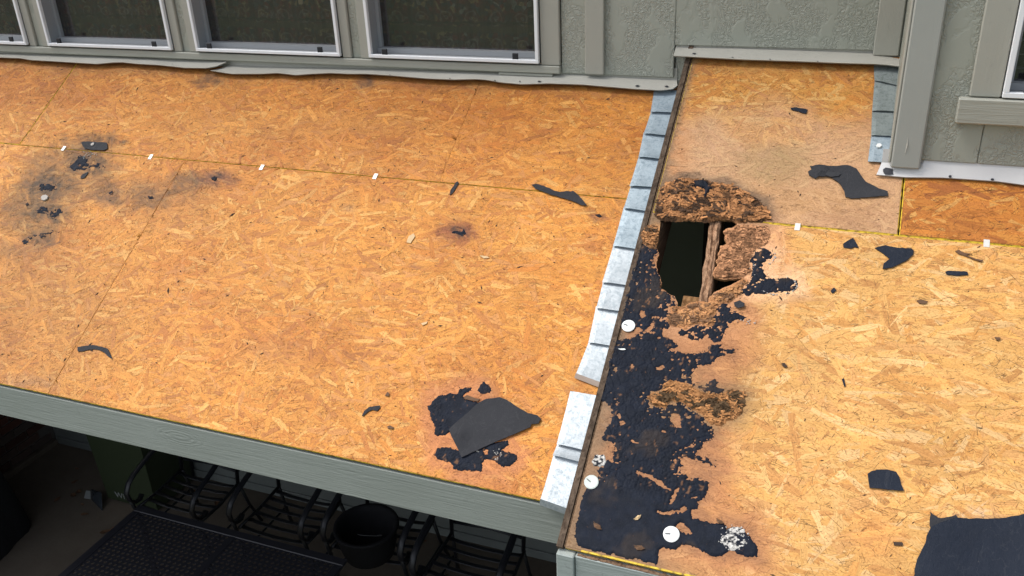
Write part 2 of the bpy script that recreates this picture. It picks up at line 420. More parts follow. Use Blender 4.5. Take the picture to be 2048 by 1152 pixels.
class MB:
    def __init__(s): s.v = []; s.f = []; s.m = []
    def add(s, vs, fs, mi=0):
        b = len(s.v); s.v += [Vector(v) for v in vs]; s.f += [tuple(i + b for i in f) for f in fs]; s.m += [mi] * len(fs); return s
    def hexa(s, c, mi=0):   # 8 corners: bottom 4 then top 4, both counterclockwise from above
        return s.add(c, [(3, 2, 1, 0), (4, 5, 6, 7), (0, 1, 5, 4), (1, 2, 6, 5), (2, 3, 7, 6), (3, 0, 4, 7)], mi)
    def box(s, a, b, mi=0):
        (x0, y0, z0), (x1, y1, z1) = a, b
        return s.hexa([(x0, y0, z0), (x1, y0, z0), (x1, y1, z0), (x0, y1, z0), (x0, y0, z1), (x1, y0, z1), (x1, y1, z1), (x0, y1, z1)], mi)
    def bbox(s, a, b, r=.003, mi=0):   # box with all edges chamfered
        (x0, y0, z0), (x1, y1, z1) = a, b
        import bmesh
        bm = bmesh.new(); vs = [bm.verts.new(p) for p in [(x0, y0, z0), (x1, y0, z0), (x1, y1, z0), (x0, y1, z0), (x0, y0, z1), (x1, y0, z1), (x1, y1, z1), (x0, y1, z1)]]
        for f in [(3, 2, 1, 0), (4, 5, 6, 7), (0, 1, 5, 4), (1, 2, 6, 5), (2, 3, 7, 6), (3, 0, 4, 7)]: bm.faces.new([vs[i] for i in f])
        r = min(r, .45 * min(x1 - x0, y1 - y0, z1 - z0))
        bmesh.ops.bevel(bm, geom=bm.edges[:], offset=r, segments=1, affect='EDGES')
        bm.verts.index_update(); s.add([v.co.copy() for v in bm.verts], [tuple(v.index for v in f.verts) for f in bm.faces], mi); bm.free(); return s
    def roofbox(s, X0, X1, s0, s1, t0, t1, h, mi=0):
        c = [rp(X0, s1, t0, h), rp(X1, s1, t0, h), rp(X1, s0, t0, h), rp(X0, s0, t0, h), rp(X0, s1, t1, h), rp(X1, s1, t1, h), rp(X1, s0, t1, h), rp(X0, s0, t1, h)]
        return s.hexa(c, mi)
    def tube(s, pts, r, n=8, flat=1.0, mi=0, caps=True):
        pts = [Vector(p) for p in pts]; b = len(s.v); fs = []
        up = Vector((0, 0, 1)); rr = r if isinstance(r, (list, tuple)) else [r] * len(pts)
        for i, p in enumerate(pts):
            d = (pts[min(i + 1, len(pts) - 1)] - pts[max(i - 1, 0)]).normalized()
            a = d.cross(Vector((1, 0, 0))); a = a if a.length > .2 else d.cross(Vector((0, 1, 0))); a.normalize(); c = d.cross(a).normalized()
            for k_ in range(n):
                an = 2 * math.pi * k_ / n; s.v.append(p + a * math.cos(an) * rr[i] * flat + c * math.sin(an) * rr[i])
        for i in range(len(pts) - 1):
            for k_ in range(n):
                q = (k_ + 1) % n; fs.append((b + i * n + k_, b + i * n + q, b + (i + 1) * n + q, b + (i + 1) * n + k_))
        if caps: fs += [tuple(b + k_ for k_ in range(n))[::-1], tuple(b + (len(pts) - 1) * n + k_ for k_ in range(n))]
        s.f += fs; s.m += [mi] * len(fs); return s
    def build(s, name, mats, parent=None, smooth=False, origin=None):
        off = wloc(parent) if parent is not None else Vector((0, 0, 0))
        if parent is None and origin is None:
            xs = [v.x for v in s.v]; ys = [v.y for v in s.v]; zs = [v.z for v in s.v]
            origin = ((min(xs) + max(xs)) / 2, (min(ys) + max(ys)) / 2, min(zs))
        o = Vector(origin) if origin is not None else off
        me = bpy.data.meshes.new(name); me.from_pydata([tuple(v - o) for v in s.v], [], s.f)
        for m in (mats if isinstance(mats, (list, tuple)) else [mats]): me.materials.append(m)
        me.polygons.foreach_set('material_index', s.m)
        if smooth: me.polygons.foreach_set('use_smooth', [True] * len(me.polygons))
        me.update(); ob = bpy.data.objects.new(name, me); col.objects.link(ob)
        if parent is not None: ob.parent = parent; ob.location = o - off
        else: ob.location = o
        return ob

# ================================================================= SETTING: ground and patio slab
mb = MB(); mb.add([(-60, -80, FLOOR - .06), (60, -80, FLOOR - .06), (60, 40, FLOOR - .06), (-60, 40, FLOOR - .06)], [(0, 1, 2, 3)])
tag(mb.build('ground', M['grass'], origin=(0, 0, FLOOR - .06)), kind='structure')
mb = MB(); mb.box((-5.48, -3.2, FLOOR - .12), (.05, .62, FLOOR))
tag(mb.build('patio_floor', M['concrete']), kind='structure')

# ================================================================= ROOF DECKS
# traced outlines (picture coordinates), reused for stains, residue and the hole
HOLE = H([(490, 392), (505, 384), (560, 390), (600, 384), (640, 390), (720, 386), (785, 386), (850, 372), (905, 392), (945, 426), (925, 436), (905, 450), (880, 448), (850, 470), (858, 482), (865, 490), (862, 510), (875, 540), (850, 552), (835, 548), (838, 575), (822, 600), (828, 625), (812, 640), (825, 660), (800, 690), (795, 722), (815, 738), (860, 748), (900, 742), (965, 738), (930, 762), (900, 780), (850, 798), (800, 822), (775, 845), (768, 870), (700, 874), (670, 878), (645, 892), (625, 905), (585, 902), (590, 880), (575, 845), (540, 828), (510, 805), (485, 790), (500, 765), (492, 735), (475, 700), (468, 660), (476, 620), (485, 595), (472, 575), (468, 545), (480, 520), (486, 470), (490, 440)])
TAR = H([(400, 540), (430, 570), (465, 580), (480, 590), (450, 612), (445, 650), (475, 700), (495, 740), (488, 790), (520, 818), (560, 832), (582, 860), (575, 895), (540, 900), (555, 935), (520, 960), (500, 978), (555, 1012), (545, 1030), (510, 1030), (505, 1060), (540, 1090), (580, 1112), (590, 1140)]) \
    + B([(740, 0), (790, 12), (830, 22), (900, 16), (930, 2), (925, -20), (970, -30), (1010, -15), (1065, 0), (1060, 20), (1000, 40), (960, 60), (950, 80), (880, 85), (860, 110), (845, 125), (860, 145), (855, 165), (910, 180), (930, 165), (965, 155), (1010, 195), (1015, 215), (985, 235), (930, 220), (880, 190), (830, 175), (780, 160), (740, 155), (700, 180), (700, 210), (640, 225), (625, 245), (650, 285), (720, 300), (740, 265), (800, 270), (850, 305), (910, 340), (910, 370), (945, 380), (970, 425), (970, 455), (920, 470), (900, 500), (870, 515), (865, 545), (920, 550), (980, 600), (975, 615), (930, 580), (870, 565), (810, 545), (790, 560), (800, 590), (790, 625), (840, 655), (900, 660), (945, 675), (935, 700), (930, 740), (880, 780), (880, 810), (850, 820), (850, 850), (900, 870), (960, 880), (1020, 885), (1030, 910), (1090, 905), (1140, 945), (1190, 1010), (1190, 1050), (1160, 1055), (1090, 1045), (1040, 1020), (1010, 1035), (1000, 1060), (940, 1050), (900, 1025), (870, 1010), (840, 1000), (790, 995), (770, 1020), (700, 1010), (685, 1030), (680, 1060), (675, 1098), (600, 1080), (400, 1035), (270, 1000), (255, 960), (270, 850), (290, 750), (310, 700), (350, 690), (375, 650), (375, 600), (400, 595), (410, 560), (440, 560), (455, 510), (455, 470), (400, 455), (400, 420), (430, 390), (440, 350), (440, 300), (410, 270), (380, 260), (400, 180), (420, 100), (440, 0)]) \
    + H([(212, 1150), (222, 1100), (290, 1092), (340, 1070), (385, 1040), (370, 1028), (300, 1050), (240, 1022), (248, 1000), (270, 930), (300, 820), (330, 700), (345, 640), (370, 580)])
TAR_HOLES = [B([(740, 320), (780, 320), (800, 350), (800, 390), (762, 388), (745, 362)]), B([(565, 612), (600, 625), (660, 650), (700, 670), (720, 695), (745, 720), (700, 700), (660, 665), (600, 640), (568, 628)]),
             B([(745, 765), (765, 720), (790, 700), (775, 735), (760, 780), (735, 785)]), B([(675, 830), (720, 825), (790, 818), (810, 790), (818, 815), (800, 832), (730, 835), (680, 838)]),
             B([(770, 905), (800, 880), (845, 915), (850, 935), (800, 930)]), H([(370, 930), (400, 925), (405, 950), (385, 975), (375, 960)]), H([(395, 1035), (430, 1015), (440, 990), (450, 1005), (440, 1035), (410, 1050)]),
             B([(665, 85), (700, 80), (712, 95), (690, 102), (672, 97)]), B([(540, 80), (556, 84), (552, 96), (540, 92)]), B([(480, 370), (500, 362), (510, 380), (490, 390)]), B([(540, 455), (575, 470), (572, 476), (545, 462)]), B([(690, 410), (712, 412), (712, 424), (695, 424)])]
TAR2 = H([(590, 1050), (600, 1075), (640, 1070), (660, 1090), (720, 1095), (745, 1066), (770, 1085), (800, 1105), (850, 1105), (862, 1060), (880, 1030), (900, 1000), (925, 985), (1000, 982), (975, 950), (900, 930), (885, 890), (845, 885), (815, 920), (828, 935), (790, 965), (810, 1002), (770, 1025), (700, 1005), (660, 1030), (605, 1035)])
TAR3 = H([(1050, 575), (1090, 560), (1130, 580), (1140, 610), (1120, 640), (1085, 650), (1080, 700), (1110, 730), (1140, 745), (1200, 740), (1225, 730), (1270, 750), (1285, 790), (1250, 815), (1200, 830), (1120, 830), (1060, 825), (1010, 835), (970, 830), (960, 800), (1000, 770), (1020, 740), (1010, 710), (1020, 660), (1010, 630), (1040, 610)])
TAR4 = H([(675, 185), (740, 180), (770, 190), (775, 205), (800, 235), (770, 265), (740, 300), (735, 265), (745, 240), (720, 240), (690, 225)])
LRES = C_([(740, 200), (760, 140), (800, 120), (850, 105), (900, 110), (905, 90), (950, 70), (985, 75), (980, 92), (945, 110), (930, 125), (960, 145), (1010, 155), (1040, 180), (1000, 260), (930, 300), (860, 322), (840, 345), (800, 350), (770, 340), (780, 300), (755, 250)])
LRES2 = C_([(780, 420), (830, 415), (870, 425), (930, 430), (1040, 400), (1080, 400), (1150, 380), (1190, 370), (1195, 400), (1160, 430), (1180, 445), (1240, 460), (1250, 490), (1210, 520), (1160, 525), (1110, 490), (1060, 490), (1040, 510), (1050, 540), (1030, 555), (960, 550), (880, 540), (870, 500), (830, 500), (790, 490), (780, 460)])
LBLOB = C_([(1030, 60), (1060, 45), (1095, 65), (1100, 90), (1085, 105), (1050, 110), (1020, 90)])
CR_A = H([(462, 350), (470, 300), (495, 225), (530, 188), (600, 166), (700, 163), (800, 185), (900, 203), (980, 238), (1050, 283), (1100, 330), (1127, 375), (1128, 404), (1050, 420), (945, 430), (905, 408), (850, 396), (800, 408), (720, 412), (640, 411), (560, 408), (490, 404), (460, 385)])
CR_B = H([(930, 436), (1000, 432), (1100, 440), (1130, 480), (1110, 540), (1060, 570), (1020, 600), (1000, 660), (1015, 700), (965, 740), (900, 744), (860, 750), (815, 738), (792, 722), (800, 690), (818, 660), (812, 640), (822, 625), (818, 600), (835, 575), (832, 550), (850, 550), (872, 538), (858, 510), (862, 492), (850, 472), (880, 450), (905, 452)])
CR_C = H([(965, 742), (1000, 765), (960, 800), (960, 835), (930, 850), (880, 882), (830, 895), (800, 960), (810, 1000), (770, 1022), (700, 1002), (620, 1032), (560, 1020), (515, 975), (555, 935), (545, 905), (580, 900), (625, 908), (655, 885), (700, 868), (768, 872), (775, 845), (850, 800), (900, 780)])
CR_D = H([(398, 445), (440, 430), (478, 440), (486, 480), (480, 520), (466, 545), (470, 575), (430, 568), (395, 540), (375, 500)])
CR_E = B([(700, 180), (740, 155), (830, 175), (930, 222), (1015, 218), (1060, 200), (1125, 215), (1125, 280), (1080, 350), (1000, 385), (950, 380), (915, 340), (850, 303), (800, 268), (740, 262), (720, 298), (650, 283), (625, 245), (640, 225), (700, 208)])

# colour of the boards: warm base tones plus weathering stains (kept with the boards)
STL = [(60, 640, 210, 190, (.30, .17, .07), .30, 0), (150, 335, 105, 66, (.21, .125, .06), .60, .5), (90, 400, 80, 90, (.22, .135, .065), .5, 0), (300, 385, 170, 42, (.30, .16, .07), .4, 0), (188, 280, 52, 20, (.07, .045, .03), .6, .2), (238, 288, 14, 10, (.07, .045, .03), .5, 0), (180, 322, 52, 36, (.06, .045, .035), .62, 0),
       (95, 372, 52, 30, (.10, .07, .05), .6, 0), (100, 425, 45, 26, (.10, .07, .05), .55, 0), (55, 425, 70, 55, (.15, .10, .055), .45, 0), (84, 478, 42, 20, (.09, .065, .045), .62, 0), (40, 500, 60, 25, (.22, .13, .07), .4, 0),
       (222, 388, 40, 28, (.16, .10, .06), .6, 0), (302, 394, 46, 28, (.15, .10, .06), .6, 0), (375, 365, 42, 26, (.15, .10, .06), .6, 0), (435, 358, 46, 24, (.17, .075, .05), .8, 0), (428, 360, 12, 9, (.05, .03, .03), .7, 0), (330, 420, 120, 60, (.35, .19, .08), .25, 0),
       (915, 465, 48, 28, (.24, .085, .045), .85, 0), (920, 466, 20, 8, (.04, .03, .03), .7, 0), (1197, 431, 20, 12, (.16, .08, .06), .7, 0), (1190, 485, 32, 20, (.40, .16, .06), .4, 0), (838, 536, 20, 14, (.25, .12, .08), .45, 0),
       (735, 168, 26, 16, (.15, .09, .06), .8, 0), (418, 163, 44, 18, (.15, .08, .04), .75, 0), (690, 415, 14, 6, (.25, .15, .10), .4, 0), (1210, 378, 10, 9, (.30, .12, .08), .6, 0), (610, 250, 300, 25, (.60, .36, .13), .2, 0),
       (945, 975, 110, 28, (.42, .18, .08), .5, 0), (60, 765, 60, 16, (.40, .24, .14), .5, 0), (545, 700, 90, 40, (.40, .20, .09), .25, 0), (1240, 430, 14, 200, (.36, .17, .07), .35, 0), (1170, 800, 30, 80, (.36, .17, .07), .4, 0)]
STR = [(1330, 300, 60, 180, (.50, .28, .16), .6, 0), (1550, 330, 90, 50, (.33, .26, .16), .5, 0), (1560, 400, 240, 40, (.46, .30, .18), .5, 0), (1440, 1110, 60, 40, (.45, .20, .09), .5, 0), (1500, 700, 60, 50, (.40, .22, .10), .45, 0),
       (1480, 780, 40, 80, (.30, .20, .09), .5, 0), (1570, 560, 50, 40, (.58, .36, .18), .5, 0), (1540, 520, 60, 60, (.50, .26, .13), .55, 0), (1500, 1050, 40, 60, (.38, .19, .09), .5, 0), (1440, 950, 40, 90, (.40, .19, .08), .6, 0),
       (1138, 1050, 22, 150, (.17, .115, .075), .95, 0), (1150, 950, 22, 80, (.2, .13, .08), .85, 0), (1225, 700, 12, 160, (.24, .14, .08), .8, 0), (1318, 330, 16, 120, (.30, .20, .13), .7, 0), (1180, 870, 30, 90, (.42, .20, .10), .75, 0), (1750, 1070, 60, 60, (.62, .30, .10), .35, 0), (1950, 1030, 40, 10, (.60, .50, .45), .6, 0), (1960, 450, 110, 60, (.45, .18, .05), .2, 0), (1700, 440, 90, 30, (.34, .20, .13), .35, 0)]
def stained(tone, V, side, hs=None):
    px, py = to_px(V)
    qx = px + 16 * (fbm(px / 22, py / 22, 3) - .5) * 2; qy = py + 16 * (fbm(px / 22 + 50, py / 22, 5) - .5) * 2
    vx = px + 26 * (fbm(px / 16, py / 12, 3) - .5) * 2; vy = py + 18 * (fbm(px / 16 + 50, py / 12, 5) - .5) * 2
    n2 = fbm(px / 7, py / 5, 7); n4 = vn(px / 3, py / 2.2, 9)
    for (cx, cy, rx, ry, c, op, ring) in (STL if side == 'L' else STR):
        c = (c[0], c[1] * .83, c[2] * .58)
        r = np.hypot((vx - cx) / rx, (vy - cy) / ry)
        a = (1 - sstep(.45, 1.2, r)) * op * (.15 + 1.9 * n2 * (.6 + .8 * n4))
        a = np.clip(a, 0, .92)[:, None]; tone = tone * (1 - a) + np.array(c) * a * (.35 + .75 * tone[:, :1] / .6)
    halos = [(LRES, 30, (.38, .14, .05), .85), (LRES2, 28, (.40, .15, .055), .8), (LBLOB, 12, (.36, .16, .07), .6)] if side == 'L' else \
            [(TAR, 50, (.40, .175, .068), .9), (TAR, 17, (.22, .10, .045), .75), (TAR2, 38, (.36, .16, .065), .9), (TAR3, 20, (.60, .38, .22), .75), (CR_A, 15, (.12, .075, .045), .85), (CR_B, 30, (.50, .26, .13), .85), (CR_C, 26, (.42, .21, .10), .8), (CR_E, 20, (.24, .14, .06), .8)]
    for poly, wd, c, op in halos:
        xs = [p[0] for p in poly]; ys = [p[1] for p in poly]
        m = (px > min(xs) - 60) & (px < max(xs) + 60) & (py > min(ys) - 60) & (py < max(ys) + 60)
        if not m.any(): continue
        d = dist_poly(qx[m], qy[m], poly); ins = inpoly(qx[m], qy[m], poly); d = np.where(ins, 0, d)
        a = (np.clip((1 - sstep(wd * .3, wd * 1.3, d)) * op * (.7 + .5 * n2[m]), 0, .95))[:, None]
        tone[m] = tone[m] * (1 - a) + np.array(c) * a * (.72 + .5 * tone[m][:, :1] / .5)
    if side == 'R':   # grime caught along the rake edge, wider towards the eave
        X = V[:, 0]; s = -(V[:, 1]) / CP; wd = .012 + .035 * sstep(1.2, 2.0, s)
        a = ((1 - sstep(.030 + wd * .5, .034 + wd * 1.6, X + .02 * (n2 - .5))) * (.75 + .3 * n2) * .9)[:, None]; a = np.clip(a, 0, .93)
        tone = tone * (1 - a) + np.array([.21, .135, .075]) * (.7 + .6 * n2[:, None]) * a
        e = ((1 - sstep(.02, .06, S2R - s + .03 * (n2 - .5))) * sstep(.6, .2, X) * .7)[:, None]; tone = tone * (1 - e) + np.array([.26, .16, .08]) * e
    return tone
def panel_tone(V, X, s, key):
    """broad weathering of a whole sheet"""
    n = fbm(X * 3, s * 3, 2)
    return n
PAL = {
 'L': np.array([(.68, .285, .048), (.62, .235, .032), (.72, .335, .072), (.54, .19, .026), (.65, .26, .038), (.75, .40, .11), (.46, .165, .034), (.66, .28, .046), (.60, .26, .072), (.68, .29, .046)]),
 'R': np.array([(.74, .42, .13), (.71, .375, .095), (.78, .48, .175), (.62, .28, .062), (.73, .39, .105), (.82, .54, .24), (.50, .215, .055), (.72, .39, .115), (.65, .33, .11), (.74, .41, .12)]),
 'RU': np.array([(.60, .28, .055), (.55, .22, .038), (.64, .33, .08), (.48, .18, .03), (.62, .28, .055), (.68, .40, .13), (.40, .15, .04), (.58, .26, .06)]),
 'RX': np.array([(.52, .185, .026), (.45, .15, .02), (.57, .235, .04), (.37, .12, .018), (.52, .19, .03), (.62, .33, .09), (.30, .09, .02), (.47, .165, .028)]),
}
def weather_and_tone(tone, X, s, key):
    if key == 'RU':
        n = fbm(X * 6, s * 6, 4); a = sstep(.24, .52, s + .30 * (n - .5) - .25 * np.clip(.25 - X, 0, .25)) * .72
        n3 = fbm(X * 30, s * 30, 6)
        wc = np.array([.55, .345, .205]) * (.85 + .3 * n3)[:, None]
        tone = tone * (1 - a[:, None]) + wc * a[:, None]
    if key == 'RU':
        e = (1 - sstep(.06, .20, s + .06 * (fbm(X * 9, s * 9, 1) - .5)))[:, None] * .55; tone = tone * (1 - e) + np.array([.20, .085, .03]) * e
    if key == 'R':
        n = fbm(X * 5, s * 5, 4); tone = tone * (.85 + .22 * n)[:, None] * np.array([1.0, .985, 1.0])
    if key == 'L':
        n = fbm(X * 4, s * 4, 4); g = sstep(-1.5, -4.2, X) if False else np.clip((-X - 1.2) / 3.5, 0, 1)
        tone = tone * (1 - .13 * g)[:, None] * (.9 + .2 * n)[:, None]  # darker towards the left end, plus random mottling
        m_ = (sstep(.48, .66, fbm(X * 2.6 + 5, s * 3.4, 5)) * .8)[:, None]; tone = tone * (1 - m_ * np.array([.12, .20, .26]))
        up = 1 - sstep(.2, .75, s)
        tone = tone * (1 - up[:, None] * np.array([.07, .14, .25]))  # deeper orange towards the top of the slope
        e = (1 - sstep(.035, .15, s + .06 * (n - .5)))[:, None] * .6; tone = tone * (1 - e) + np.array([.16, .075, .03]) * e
    return tone
HOLE_RS = [on_roof(x, y, HR) for x, y in HOLE]

def strands(parent, X0, X1, s0, s1, h, key, seed, hole=None, dens=1.0, big=1.0, spread=1.0):
    r = np.random.RandomState(seed); A = (X1 - X0) * (s1 - s0); allV = []; allF = []; tones = []; uvs = []; nv = 0
    pal = PAL[key]
    for kind, num, L0, L1, W0, W1, tb in (('mid', 2900, .030, .085, .005, .015, .0003), ('chip', 3400, .010, .045, .0018, .005, .0006), ('long', 900 * big, .07, .17, .009, .026, .0008), ('sliver', 5200, .005, .022, .0006, .0012, .0013), ('cut', 420, .02, .06, .0007, .0011, .0013)):
        n = int(num * A * dens)
        cx = r.uniform(X0, X1, n); cs = r.uniform(s0, s1, n); L = r.uniform(L0, L1, n) * r.uniform(.6, 1, n); W = r.uniform(W0, W1, n)
        if key in ('R', 'RX'): L *= 1.35; W *= 1.3
        an = r.normal(0, .55 * spread, n); o = r.rand(n) < .28; an = np.where(o, r.uniform(-math.pi / 2, math.pi / 2, n), an)
        if kind in ('sliver',): an = r.uniform(-math.pi / 2, math.pi / 2, n) * .8
        nseg = 3 if kind in ('mid', 'long') else 1
        base = pal[r.randint(0, len(pal), n)] * r.uniform(.92, 1.07, (n, 1))
        cc_ = {'L': .74, 'RU': .7, 'RX': .8, 'R': .62}[key]; base = pal.mean(0) * (1 - cc_) + base * cc_
        if kind == 'chip': base = base * r.uniform(.78, 1.10, (n, 1))
        if kind == 'long': base = base * r.uniform(.90, 1.08, (n, 1))
        if kind in ('sliver', 'cut'): base = np.where(r.rand(n, 1) < .78, base * r.uniform(.12, .5, (n, 1)), base * 1.08 + .02)  # mostly dark: these paint in the shadowed cracks at flake edges
        z = tb + r.uniform(0, .0006, n)
        tilt = r.uniform(-.0002, .0002, (n, 2))
        u = np.linspace(-.5, .5, nseg + 1)
        ca, sa = np.cos(an), np.sin(an)
        P_ = []
        for i, uu in enumerate(u):
            for j, vv in enumerate((-.5, .5)):
                jag = r.uniform(.25, 1.1, n) if i in (0, nseg) else r.uniform(.8, 1.1, n)
                lx = uu * L * (r.uniform(.82, 1.05, n) if i in (0, nseg) else 1); ly = vv * W * jag
                X = np.clip(cx + lx * ca - ly * sa, X0 + .001, X1 - .001); s = np.clip(cs + lx * sa + ly * ca, s0 + .001, s1 - .001)
                t = z + tilt[:, 0] * (2 * uu) + tilt[:, 1] * (2 * vv)
                P_.append((X, s, t, uu * L, vv * W))
        nvs = len(P_); X = np.stack([p[0] for p in P_], 1); s = np.stack([p[1] for p in P_], 1); t = np.stack([p[2] for p in P_], 1)
        U = np.stack([p[3] for p in P_], 1) + r.uniform(0, 50, (n, 1)); Vv = np.stack([p[4] for p in P_], 1) + r.uniform(0, 5, (n, 1))
        ok = np.ones(n, bool)
        if hole is not None: ok = ~inpoly(X, s, hole).any(1) & ~inpoly(cx, cs, hole)
        X, s, t, U, Vv, base = X[ok], s[ok], t[ok], U[ok], Vv[ok], base[ok]; n = len(X)
        V = rpv(X.ravel(), s.ravel(), t.ravel(), h)
        tone = np.repeat(base, nvs, 0)
        tone = weather_and_tone(tone, X.ravel(), s.ravel(), key); tone = stained(tone, V, 'L' if key == 'L' else 'R')
        idx = np.arange(n)[:, None] * nvs + nv
        for i in range(nseg):
            allF.append(np.concatenate([idx + 2 * i, idx + 2 * i + 2, idx + 2 * i + 3, idx + 2 * i + 1], 1))
        allV.append(V); tones.append(tone); uvs.append(np.stack([U.ravel(), Vv.ravel()], 1)); nv += n * nvs
    o = np_mesh('wood_strand', np.concatenate(allV), np.concatenate(allF), M['osb'], parent, np.clip(np.concatenate(tones), .004, .95), np.concatenate(uvs))
    tag(o, kind='stuff'); return o

def panel(parent, X0, X1, s0, s1, h, key, seed, th=.012, c=.0028, **kw):
    """one rectangular sheet: board with a chamfered yellow-sealed edge, its strands as a sub-part"""
    mb = MB()
    top = [(X0 + c, s1 - c), (X1 - c, s1 - c), (X1 - c, s0 + c), (X0 + c, s0 + c)]; out = [(X0, s1), (X1, s1), (X1, s0), (X0, s0)]
    vs = [rp(x, s, 0, h) for x, s in top] + [rp(x, s, -c, h) for x, s in out] + [rp(x, s, -th, h) for x, s in out]
    nx, ns = int((X1 - X0) / .02) + 1, int((s1 - s0) / .02) + 1
    gx = np.linspace(X0 + c, X1 - c, nx + 1); gs = np.linspace(s0 + c, s1 - c, ns + 1)
    mb.add([rp(x, s_, 0, h) for x in gx for s_ in gs], [(i * (ns + 1) + j, i * (ns + 1) + j + 1, (i + 1) * (ns + 1) + j + 1, (i + 1) * (ns + 1) + j)[::-1] for i in range(nx) for j in range(ns)], 0)
    for i in range(4):
        j = (i + 1) % 4; e_ = 0 if (c < .002 and i in (1, 3)) else 1; mb.add([vs[i], vs[j], vs[4 + i], vs[4 + j]], [(0, 2, 3, 1)], e_); mb.add([vs[4 + i], vs[4 + j], vs[8 + i], vs[8 + j]], [(0, 2, 3, 1)], e_ and 1)
    mb.add(vs[8:], [(3, 2, 1, 0)], 2)
    o = mb.build('strand_board_sheet', [M['osb'], M['edge_yellow'], M['osb_core']], parent)
    tone_grid(o, key)
    strands(o, X0 + c, X1 - c, s0 + c, s1 - c, h, key, seed, **kw); return o
def tone_grid(o, key):
    me = o.data; n = len(me.vertices); V = np.empty(n * 3, np.float32); me.vertices.foreach_get('co', V); V = V.reshape(-1, 3).astype(float) + np.array(wloc(o))
    X = V[:, 0]; s = -V[:, 1] / CP
    t = np.tile(PAL[key].mean(0) * .92, (n, 1)) * (.85 + .3 * vn(X * 60, s * 60, 3))[:, None]
    t = stained(weather_and_tone(t, X, s, key), V, 'L' if key == 'L' else 'R'); t = np.clip(t, .004, .95)
    a = me.attributes.new('tone', 'FLOAT_COLOR', 'POINT'); a.data.foreach_set('color', np.concatenate([t, np.ones((n, 1))], 1).astype(np.float32).ravel()); me.uv_layers.new(name='grain')
def set_tone(o, c):
    me = o.data; a = me.attributes.new('tone', 'FLOAT_COLOR', 'POINT'); a.data.foreach_set('color', np.tile(np.array([*c, 1], np.float32), len(me.vertices)))
    me.uv_layers.new(name='grain')

decL = empty('roof_deck', rp(-2.3, S2, -.2, 0), 'lower left roof deck of bare orange strand board above the dark patio', 'roof')
decR = empty('roof_deck', rp(1.2, S2R, -.2, HR), 'raised right roof deck of pale strand board with a rotted hole and black tar patches', 'roof')
g_ = .0016
XL = -5.3
panel(decL, XL, XJ1 - g_, .025, S1 - g_, 0, 'L', 1)
panel(decL, XJ1 + g_, XJ2 - .0001, .025, S1 - g_, 0, 'L', 2, c=.0004)
panel(decL, XJ2 + .0001, -.006, .025, S1 - g_, 0, 'L', 3, c=.0004)
panel(decL, XL, XJ3 - .0004, S1 + g_, S2, 0, 'L', 4, c=.0008)
panel(decL, XJ3 + .0004, -.006, S1 + g_, S2, 0, 'L', 5, c=.0008)
pu = panel(decR, .028, XE - g_, .03, S1R - g_, HR, 'RU', 6)
panel(decR, XE + .0026, 3.2, .45, S1R - g_, HR, 'RX', 7, big=1.6, spread=.8)
panel(decR, 2.47, 3.2, S1R + g_, S2R, HR, 'R', 9)
